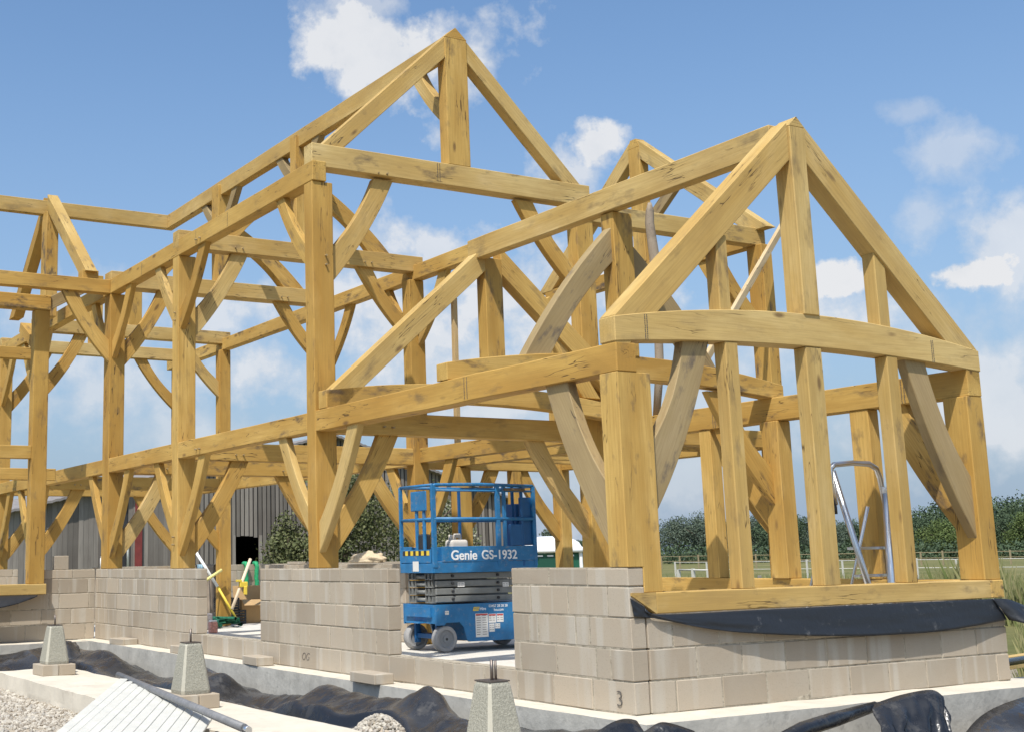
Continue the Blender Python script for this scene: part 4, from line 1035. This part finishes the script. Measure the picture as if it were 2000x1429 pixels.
crate('upper black slatted crate tilted on the pile by the inner post', (3.86, 15.95, .17), (.42, .30, .22))
crate('lower black slatted crate on the slab beside the cardboard box', (3.96, 15.9, -.1), (.44, .32, .26))
bm = bmesh.new(); 
pts_ = []
for k in range(60): pts_.append((2.75+1.1*(k/60)+R_.uniform(-.16, .16), 15.1+R_.uniform(-.5, .5), -.06+R_.random()*.12))
tube(bm, pts_, .035, 7)
tag(link('netting_heap', bm, simple('dark_green_net', (.01, .13, .07), .8, var=.5, vs_=20)), 'tangled heap of dark green netting on the slab in the left opening', 'netting')
tin = thing('mortar_tub', 'small red and white packet standing on the slab in the left opening', 'packet', (2.62, 13.4, -.1))
lpk = bmesh.new(); bbox(lpk, -.07, .07, -.05, .05, 0, .18, .012); link('packet_body', lpk, simple('red_white_card', (.62, .30, .24), .7, var=.35, vs_=25), tin)
lpk = bmesh.new(); bbox(lpk, -.06, .06, -.04, .04, .182, .21, .008); link('packet_top', lpk, WHITEP, tin)
tin.name = 'packet'
bm = bmesh.new(); bbox(bm, -.11, .11, -.09, .09, 0, .28, .02); o = link('work_lamp', bm, simple('grey_plastic', (.22, .20, .20), .6, var=.3, vs_=15)); o.location = (2.95, 14.5, -.1); tag(o, 'grey plastic tool case standing behind the red packet', 'tool case'); o.name = 'tool_case'
# canvas bundle on the inner wall
bm = bmesh.new()
bmesh.ops.create_uvsphere(bm, u_segments=40, v_segments=22, radius=1.0)
for v in bm.verts:
    n_v = noise.noise(v.co*2.2)*.25 + abs(noise.noise(v.co*4.5))*.30
    v.co = Vector((v.co.x*.16, v.co.y*.42, max(v.co.z, -.35)*.11+.04))*(1+n_v)
o = link('canvas_bundle', bm, simple('cream_canvas', (.58, .47, .32), .95, var=.15, vs_=8), smooth=True); o.location = (3.81, 10.2, 1.03); tag(o, 'crumpled cream canvas bundle lying on top of the inner block wall', 'cloth bundle')
for k, (y, l) in enumerate(((12.6, 'thin flat block lying on the inner wall left of the tall front post'), (11.9, 'thin flat block lying on the inner wall right of the tall front post'))):
    loose(l, (3.81, y, 1.013), (.14, .42, .05), 0)
timber('thin plank leaning against the inner wall behind the lift', (3.97, 8.2, -.08), (3.99, 8.75, .75), .02, .10, PLANK, 'plank', 'plank', (1, 0, 0))

# ------------------------------------------------------------------ barn
BOARD = None
def board_material():
    m, t, bs = mat('weathered_boards'); g = G(t); isl = g.n('ShaderNodeNewGeometry').outputs['Random Per Island']; v = g.n('ShaderNodeTexCoord').outputs['Object']
    c = g.mix(isl, (.115, .098, .082), (.30, .265, .228))
    c = g.mix(g.m('MULTIPLY', g.step(g.noise(g.mapv(v, (9, 9, .8)), 1.0, 6, .7), .4, .75), .5), c, (.07, .06, .055))
    c = g.mix(g.m('MULTIPLY', g.step(g.noise(g.mapv(v, (.15, .15, .5)), 1.0, 3), .4, .7), .3), c, (.30, .28, .25))
    t.links.new(c, bs.inputs['Base Color']); bs.inputs['Roughness'].default_value = .9; return m
BOARD = board_material()
ROOFM = simple('fibre_cement_roof', (.22, .20, .19), .9, var=.2, vs_=1.5, dirt=((.12, .11, .09), .6))
RUST = simple('red_steel', (.20, .035, .03), .6, var=.2)
BY = 42.0; bx0, bxa, bx1, bz0, bza, bz1 = 6.56, 20.6, 30.93, 3.1, 6.42, 3.48
def roofz(x): return bz0+(bza-bz0)*(x-bx0)/(bxa-bx0) if x < bxa else bza+(bz1-bza)*(x-bxa)/(bx1-bxa)
barn = thing('barn', 'large grey weathered board barn behind the frame with a dark doorway', 'barn', ((bx0+bx1)/2, BY, GZ)); off = Vector(((bx0+bx1)/2, BY, GZ))
bm = bmesh.new(); x = bx0
while x < bx1:
    wbd = R_.uniform(.13, .17) if x > 13 else R_.uniform(.19, .21); top = roofz(x+.08)-.05
    z0 = GZ
    if 15.98 < x+.05 < 17.1: z0 = 2.06+R_.uniform(-.05, .03)
    if not (10.75 < x < 11.25):
        dy = R_.uniform(-.012, .012)+(0 if x > 13 else 0)
        vv = bbox(bm, x, x+wbd, BY+dy, BY+dy+.03, z0, top)
    x += wbd + (R_.uniform(.04, .065) if x > 13 else .008)
bmesh.ops.transform(bm, matrix=Matrix.Translation(-off), verts=bm.verts); link('cladding', bm, BOARD, barn)
bm = bmesh.new()
for (x0, x1, z0) in ((bx0+.05, 16.0, GZ), (16.0, 17.12, 2.1), (17.12, bx1-.05, GZ)):
    xs_ = [x0]+([bxa] if x0 < bxa < x1 else [])+[x1]
    for a, b in zip(xs_, xs_[1:]):
        q = [bm.verts.new(p) for p in ((a, BY+.12, z0), (b, BY+.12, z0), (b, BY+.12, roofz(b)-.1), (a, BY+.12, roofz(a)-.1))]; bm.faces.new(q)
bmesh.ops.transform(bm, matrix=Matrix.Translation(-off), verts=bm.verts); o = link('gap_shade_backing', bm, DARK, barn); o.modifiers.new('t', 'SOLIDIFY').thickness = -.05  # dark sheet behind the cladding, stands in for shade in the board gaps
for (xa, za, xb, zb) in ((bx0-.35, bz0-.08, bxa, bza), (bx1+.35, bz1-.10, bxa, bza)):
    bm = bmesh.new(); n = 90; y0, y1 = BY-.35, BY+26
    rows = []
    for i in range(n+1):
        f = i/n
        row = [bm.verts.new((xa+(xb-xa)*f, yy, za+(zb-za)*f+.03*(i % 2)+dz)) for yy, dz in ((y0, 0), (y1, 0), (y1, -.1), (y0, -.1))]; rows.append(row)
    for a, b in zip(rows, rows[1:]):
        for k in range(4): bm.faces.new((a[k], a[(k+1) % 4], b[(k+1) % 4], b[k]))
    bm.faces.new(rows[0]); bmesh.ops.recalc_face_normals(bm, faces=bm.faces)
    bmesh.ops.transform(bm, matrix=Matrix.Translation(-off), verts=bm.verts); link('roof', bm, ROOFM, barn)
bm = bmesh.new(); bbox(bm, bx0+.05, bx0+.2, BY+.2, BY+26, GZ, bz0); bbox(bm, bx1-.2, bx1-.05, BY+.2, BY+26, GZ, bz1); bbox(bm, bx0+.25, bx1-.25, BY+25.8, BY+26, GZ, bz0)
bmesh.ops.transform(bm, matrix=Matrix.Translation(-off), verts=bm.verts); link('rear_wall', bm, DARK, barn)
bm = bmesh.new(); bbox(bm, 11.62, 11.90, BY-.10, BY-.02, GZ, 3.9); bmesh.ops.transform(bm, matrix=Matrix.Translation(-off), verts=bm.verts); link('steel_post', bm, RUST, barn)
bm = bmesh.new(); tube(bm, [(11.32, BY-.06, .9), (11.32, BY-.06, 2.6)], .05, 8); bmesh.ops.transform(bm, matrix=Matrix.Translation(-off), verts=bm.verts); link('drain_pipe', bm, WHITEP, barn)
bm = bmesh.new(); bbox(bm, 15.9, 16.0, BY-.05, BY+.0, GZ, 2.1); bbox(bm, 17.1, 17.22, BY-.05, BY+.0, GZ, 2.1); bmesh.ops.transform(bm, matrix=Matrix.Translation(-off), verts=bm.verts); link('door_jamb', bm, BOARD, barn)

# ------------------------------------------------------------------ portable toilet
PGREEN = simple('green_plastic', (.012, .10, .055), .45, var=.08); PGREEND = simple('dark_green_plastic', (.009, .07, .042), .5)  # the door gets a darker green than the cabin
toi = thing('portable_toilet', 'green portable toilet with a domed white roof behind the lift', 'portable toilet', (13.42, 18.0, GZ-.05), math.radians(-22))
toi.scale = (1.1, 1.1, .90)
bm = bmesh.new(); bbox(bm, -.55, .55, -.55, .55, 0, 1.78, .02); link('cabin', bm, PGREEN, toi)
bm = bmesh.new(); bbox(bm, -.38, .38, -.575, -.552, .1, 1.68, .008); link('door', bm, PGREEND, toi)
bm = bmesh.new()
for sx in (-1, 1):
    for sy in (-1, 1): bbox(bm, sx*.555-.035, sx*.555+.035, sy*.555-.035, sy*.555+.035, 0, 1.80, .01)
link('corner_trim', bm, WHITEP, toi)
bm = bmesh.new(); rs = []
for (s_, z) in ((.64, 1.80), (.66, 1.84), (.64, 1.93), (.60, 1.95), (.56, 2.06), (.46, 2.15), (.30, 2.21), (.12, 2.235)):
    c = s_*.86; rs.append([bm.verts.new((x*1.0, y, z)) for x, y in ((-c, -s_), (c, -s_), (s_, -c), (s_, c), (c, s_), (-c, s_), (-s_, c), (-s_, -c))])
for a, b in zip(rs, rs[1:]):
    for k in range(8): bm.faces.new((a[k], a[(k+1) % 8], b[(k+1) % 8], b[k])).smooth = True
bm.faces.new(rs[0][::-1]); bm.faces.new(rs[-1]); link('roof', bm, WHITEP, toi)
bm = bmesh.new()
for k in range(4): bbox(bm, -.42+k*.23, -.42+k*.23+.13, -.582, -.556, 1.70, 1.74)
link('vent', bm, WHITEP, toi)

# ------------------------------------------------------------------ foliage
def leaf_material(name, cols, rough=.75):
    m, t, bs = mat(name); g = G(t); isl = g.n('ShaderNodeNewGeometry').outputs['Random Per Island']
    n = len(cols); t.links.new(g.ramp(isl, [(i/(n-1), c) for i, c in enumerate(cols)]), bs.inputs['Base Color'])
    bs.inputs['Roughness'].default_value = rough; bs.inputs['Specular IOR Level'].default_value = .3
    return m
LEAF_OLIVE = leaf_material('olive_leaves', [(.05, .06, .022), (.10, .115, .04), (.16, .165, .075), (.065, .08, .03)])
LEAF_PALE = leaf_material('silvery_leaves', [(.10, .12, .05), (.24, .25, .16), (.38, .36, .27), (.07, .09, .03)])
LEAF_DARK = leaf_material('dark_tree_leaves', [(.040, .066, .034), (.062, .095, .045), (.085, .118, .062), (.05, .078, .045)])
LEAF_BLUE = leaf_material('grey_green_leaves', [(.075, .10, .07), (.12, .15, .105), (.06, .085, .058)])
LEAF_YEL = leaf_material('light_green_leaves', [(.08, .115, .03), (.12, .155, .045), (.055, .085, .025)])
BARK = simple('bark', (.12, .09, .065), .95, var=.3, vs_=4)
def crown_mesh(lumps, n, size, rnd, core=True, long_=1.4):
    """leaf clumps through overlapping lumps (x,y,z,rx,ry,rz)"""
    V, Fc = [], []; vol = [a[3]*a[4]*a[5] for a in lumps]; tot_ = sum(vol)
    for (cx, cy, cz, rx, ry, rz), vv in zip(lumps, vol):
        for _ in range(int(n*vv/tot_)):
            d = Vector((rnd.gauss(0, 1), rnd.gauss(0, 1), rnd.gauss(0, 1))).normalized(); r = rnd.random()**.35
            nz = 1+.35*noise.noise(d*2.3+Vector((cx, cy, cz)))
            p = Vector((cx+d.x*rx*r*nz, cy+d.y*ry*r*nz, cz+d.z*rz*r*nz))
            a = Vector((rnd.gauss(0, 1), rnd.gauss(0, 1), rnd.gauss(0, .8)))+d*.8; a.normalize(); b = a.orthogonal().normalized(); b.rotate(Matrix.Rotation(rnd.random()*6.3, 3, a)); c = a.cross(b)
            s_ = size*rnd.uniform(.5, 1.3); i = len(V)
            V += [p-b*s_*.5, p+c*s_*.5*long_*.6, p+b*s_*.5, p-c*s_*.5*long_*.6+a*s_*.15]; Fc.append((i, i+1, i+2, i+3))
    me = bpy.data.meshes.new('crown'); me.from_pydata([tuple(v) for v in V], [], Fc); return me
def tree(label, x, y, h, wd, m, seed, cat='tree', name='tree', group=None, n=1700, size=.55, trunk=.25, base=GZ, flat=1.0, nl=9, shrub=False):
    rnd = random.Random(seed); t = thing(name, label, cat, (x, y, base), 0, group)
    lumps = []
    for k in range(nl):
        f = rnd.random(); zc = h*(.30+.52*f) if not shrub else h*(.12+.70*f)
        rr = wd*(.20+.12*rnd.random())*(1.15-.5*f); rad = wd*.30*(1.1-.75*f)*math.sqrt(rnd.random())*1.25; an = rnd.random()*6.28
        lumps.append((rad*math.cos(an), rad*math.sin(an), zc, rr, rr, rr*.8*flat))
    lumps.append((0, 0, h*.55, wd*.27, wd*.27, h*.32)); lumps.append((0, 0, h*.80, wd*.18, wd*.18, h*.17))
    me = crown_mesh(lumps, n, size, rnd); me.materials.append(m); c = bpy.data.objects.new('crown', me); C.objects.link(c); c.parent = t
    bm = bmesh.new(); tube(bm, [(0, 0, -.2), (.05*wd*.2, 0, h*.3), (0, 0, h*.6)], [h*.028+.03, h*.02+.02, .03], 8)
    for k in range(5):
        an = k*1.3+rnd.random(); tube(bm, [(0, 0, h*(.22+.07*k)), (math.cos(an)*wd*.15, math.sin(an)*wd*.15, h*(.38+.07*k)), (math.cos(an)*wd*.3, math.sin(an)*wd*.3, h*(.46+.08*k))], [h*.012+.01, h*.007+.01, .01], 5)
    link('trunk', bm, BARK, t)
    return t
# bushes by the barn
tree('large olive green bush growing in front of the barn behind the tall post', 12.0, 25.6, 4.75, 4.6, LEAF_OLIVE, 3, 'bush', 'bush', 'bushes by the barn', 15000, .085, shrub=True, nl=16)
tree('smaller olive bush at the left foot of the big bush beside the barn doorway', 10.4, 26.2, 3.0, 2.2, LEAF_OLIVE, 5, 'bush', 'bush', 'bushes by the barn', 5000, .085, shrub=True)
tree('dark olive bush seen through the left half of the lift guard rails', 15.6, 26.8, 4.1, 3.8, LEAF_OLIVE, 8, 'bush', 'bush', 'bushes by the barn', 9000, .085, shrub=True, nl=12)
tree('pale silvery bush against the barn end seen through the lift rails', 17.6, 28.2, 3.5, 3.0, LEAF_PALE, 9, 'bush', 'bush', 'bushes by the barn', 7000, .09, shrub=True, nl=10)
# trees over the field: placed by bearing and distance from the camera's side of the site
def far(px, d): 
    v = F + Rv*(px-651.084)/2497.25; return CAM.x+v.x*d, CAM.y+v.y*d
D_ = 176
spec = [ # px, distance, height m, width m, material, label
 (1060, 150, 4.2, 4.6, LEAF_BLUE, 'lone round topped grey-green tree just behind the portable toilet'),
 (1105, 172, 3.2, 4.5, LEAF_DARK, 'small dark tree to the right behind the white toilet roof'),
 (1150, 172, 2.6, 5.0, LEAF_YEL, 'low light green bushy tree seen below the wing braces'),
 (1300, 178, 6.6, 7.5, LEAF_BLUE, 'grey-green tree just right of the big corner post'),
 (1345, 174, 7.2, 7.0, LEAF_BLUE, 'tallest grey-green tree between the corner post and first stud'),
 (1388, 178, 6.0, 6.5, LEAF_DARK, 'dark tree behind the leftmost inner stud'),
 (1440, 180, 6.3, 7.0, LEAF_BLUE, 'tree mostly hidden by the first gable stud'),
 (1486, 174, 7.6, 6.5, LEAF_DARK, 'tall dark tree seen between first stud and inner post'),
 (1535, 178, 6.0, 7.0, LEAF_DARK, 'dark tree behind the inner post of the right wall'),
 (1575, 176, 6.6, 6.5, LEAF_BLUE, 'grey-green tree just left of the middle gable stud'),
 (1622, 180, 5.4, 7.0, LEAF_DARK, 'dark tree behind the middle gable stud'),
 (1662, 182, 5.0, 6.0, LEAF_DARK, 'low dark tree seen through the ladder hoop'),
 (1700, 178, 5.6, 6.5, LEAF_DARK, 'dark tree directly behind the aluminium pole'),
 (1745, 182, 5.8, 7.0, LEAF_DARK, 'dark tree behind the right gable stud'),
 (1800, 176, 5.4, 7.0, LEAF_YEL, 'light green tree just right of the right gable stud'),
 (1838, 180, 5.8, 6.5, LEAF_DARK, 'dark tree below the long right brace'),
 (1880, 178, 6.0, 7.0, LEAF_DARK, 'dark tree hidden behind the right corner post'),
 (1935, 178, 6.2, 6.5, LEAF_DARK, 'dark tree close to the outer edge of the right corner post'),
 (1975, 172, 6.4, 6.5, LEAF_YEL, 'yellow-green tree near the right edge of the photo'),
 (2015, 176, 7.0, 7.5, LEAF_DARK, 'dark tree cut by the right edge of the photo')]
for i, (px, d, h, wd, m_, lab) in enumerate(spec):
    x, y = far(px, d); tree(lab, x, y, h+.3, wd*1.15, m_, 40+i, group='trees across the field', n=10000, size=.20, base=GZ-.1, nl=11)
# the wooded rise behind them and the undergrowth at their feet read as one mass
rnd = random.Random(5); lumps = []
for i in range(60):
    px = 1660+i*7; x, y = far(px, 205+rnd.uniform(-8, 15)); hh = 3.0+5.2*min(1, max(0, (px-1640)/170))*(1 if px < 1900 else 1.05); lumps.append((x, y, GZ+hh*.55, 3.2, 3.2, hh*.55))
for i in range(90):
    px = 1270+i*8.6; x, y = far(px, 170+rnd.uniform(-3, 3)); lumps.append((x, y, GZ+.8, 2.0, 2.0, 1.3+rnd.random()*.7))
for i in range(14):
    px = 1085+i*7; x, y = far(px, 178+rnd.uniform(-3, 3)); lumps.append((x, y, GZ+.9, 1.6, 1.6, 1.6+rnd.random()*.8))
me = crown_mesh(lumps, 70000, .34, rnd); me.materials.append(LEAF_DARK); o = bpy.data.objects.new('woodland', me); C.objects.link(o); o['kind'] = 'stuff'; o['label'] = 'dark woodland and undergrowth closing off the field'
# field grass and weeds near the plot
GRASS = leaf_material('grass_blades', [(.12, .15, .04), (.22, .22, .09), (.30, .27, .13), (.10, .13, .035)])
V, Fc = [], []; rnd = random.Random(11)
def blade(x, y, h, z=GZ):
    a = rnd.random()*6.28; w_ = rnd.uniform(.008, .02)*(1+h); lx, ly = math.cos(a)*h*rnd.uniform(.05, .4), math.sin(a)*h*rnd.uniform(.05, .4); i = len(V)
    c_, s_ = math.cos(a+1.57)*w_, math.sin(a+1.57)*w_
    V.extend([(x-c_, y-s_, z), (x+c_, y+s_, z), (x+lx*.4, y+ly*.4, z+h*.6), (x+lx, y+ly, z+h)]); Fc.append((i, i+1, i+2)); Fc.append((i+1, i+3, i+2))
for _ in range(15000):
    px = rnd.uniform(1925, 2060); d = 12+rnd.random()**1.6*45; x, y = far(px, d); blade(x, y, rnd.uniform(.10, .38)*(1.3 if rnd.random() < .1 else 1))
for _ in range(7000):
    px = rnd.uniform(1270, 1930); d = 26+rnd.random()*45; x, y = far(px, d); blade(x, y, rnd.uniform(.12, .5))
for (px, d, n_, hh) in ((1862, 30, 420, 1.3), (1795, 34, 200, .7), (1555, 32, 260, .6), (1990, 26, 400, 1.0), (1210, 40, 200, .6)):
    cx_, cy_ = far(px, d)
    for _ in range(n_): blade(cx_+rnd.gauss(0, .35), cy_+rnd.gauss(0, .35), hh*rnd.uniform(.5, 1.1))
me = bpy.data.meshes.new('grass'); me.from_pydata(V, [], Fc); me.materials.append(GRASS); o = bpy.data.objects.new('grass', me); C.objects.link(o); o['kind'] = 'stuff'; o['label'] = 'long rough grass and weeds beyond the plot'
# ------------------------------------------------------------------ fences
def fence(name, label, px0, px1, d0, d1, npost, h, rails_, m, r=.04, cat='fence', rr=.02):
    x0, y0 = far(px0, d0); x1, y1 = far(px1, d1); t = thing(name, label, cat, (x0, y0, GZ))
    for k in range(npost):
        f = k/(npost-1); bm = bmesh.new(); cx_, cy_ = (x1-x0)*f, (y1-y0)*f; bbox(bm, cx_-r, cx_+r, cy_-r, cy_+r, -.2, h*rnd.uniform(.95, 1.05)); link('fence_post', bm, m, t)
    for z in rails_:
        bm = bmesh.new(); tube(bm, [(0, 0, z), (x1-x0, y1-y0, z)], rr, 6); link('fence_rail', bm, m, t)
    return t
FW = simple('fence_white', (.55, .53, .47), .8); FG = simple('fence_grey', (.24, .22, .19), .9, var=.2); FO = simple('fence_brown', (.30, .24, .14), .9)
fence('rail_fence', 'long pale post and tape fence running across the far side of the field', 1230, 2060, 120, 104, 22, 1.25, (1.15, .7), FO, .05, rr=.025)
fence('tape_fence', 'thin white tape fence crossing the middle of the field', 1290, 2060, 74, 62, 12, 1.0, (.95, .55), FW, .035, rr=.018)
fence('white_rail', 'short white rail fence low behind the corner post', 1020, 1175, 44, 46, 4, 1.05, (.98, .62), FW, .045, rr=.03)
fence('white_rail', 'short white rail fence seen right of the corner post above the sill', 1296, 1352, 44, 42, 3, 1.0, (.95, .62), FW, .045, rr=.03)
x0, y0 = far(1352, 31); x1, y1 = far(1530, 33); t = thing('pale_fence', 'rough grey upright timber pales standing behind the first gable studs', 'fence', (x0, y0, GZ))
for k in range(22):
    f = k/21; bm = bmesh.new(); hh = rnd.uniform(.80, .95); cx_, cy_ = (x1-x0)*f, (y1-y0)*f; bbox(bm, cx_-.045, cx_+.045, cy_-.03, cy_+.03, 0, hh, .008); link('pale', bm, FG, t)
for (px, d, h, lab) in ((1838, 42, 1.1, 'single white electric fence post in the field right of the gable studs'), (1966, 26, .95, 'white electric fence post beside the right corner post')):
    x, y = far(px, d); bm = bmesh.new(); tube(bm, [(0, 0, 0), (.01, 0, h)], .022, 8); o = link('fence_post', bm, WHITEP); o.location = (x, y, GZ); tag(o, lab, 'fence post', 'white electric fence posts')
for (px, d, z, lab) in ((1824, 32, .42, 'torn white wrapping caught in the grass below the long brace'), (1962, 26, .98, 'torn white tape wrapped on top of the right fence post'), (1984, 26, .95, 'white tape end fluttering at the right edge of the photo')):
    x, y = far(px, d); bm = bmesh.new()
    for k in range(3): tube(bm, [(rnd.uniform(-.1, .1), 0, rnd.uniform(-.06, .06)), (rnd.uniform(-.15, .15), 0, rnd.uniform(-.08, .08))], .035, 6)
    o = link('torn_tape', bm, WHITEP); o.location = (x, y, GZ+z); tag(o, lab, 'tape', 'scraps of white tape')

# dark twin strap marks left on the timbers
def strap(y, xs_, z0, z1, pl='Y'):
    for x in xs_:
        bm = bmesh.new()
        for k in range(14):
            a = z0+(z1-z0)*k/14; jx = R_.uniform(-.0015, .0015)
            if pl == 'Y': bbox(bm, x+jx, x+jx+.007, y-.0022, y-.0008, a, a+(z1-z0)/14*R_.uniform(.55, 1.0))
            else: bbox(bm, y-.0022, y-.0008, x+jx, x+jx+.007, a, a+(z1-z0)/14*R_.uniform(.55, 1.0))
        o = link('strap_mark', bm, CHALK, FR)
strap(GY[0], (.285, .305), ZP1+.03, ZP1+.225)
strap(GY[0], (3.535, 3.555), ZP1+.05, ZP1+.245)
strap(4.668, (1.62, 1.65), ZE1-.03, ZE1+.19)
strap(W-.181, (.64, .67, 3.0, 3.03), ZP0+.01, ZP1+.02, 'X')
strap(-.001, (1.9, 1.94), ZP0+.02, ZP1-.01, 'X')
strap(-.0005, (6.9, 7.9, 9.9), ZE0+.02, ZE1-.03, 'X')

sheet('black plastic sheet crumpled in the trench at the far left edge of the photo',
      [(-4.2, 11.1, .02), (-3.0, 11.08, .0), (-2.2, 11.02, .04), (-1.7, 10.8, -.10), (-1.2, 10.5, -.02), (-.75, 10.3, .05)], [(-4.2, 10.1, -.36), (-3.0, 9.9, -.38), (-2.3, 9.8, -.36), (-1.8, 9.6, -.36), (-1.3, 9.5, -.30), (-.9, 9.4, -.30)], 60, 18, .09, seed=23, bdir=(0, -.3, 1), belly=.06)
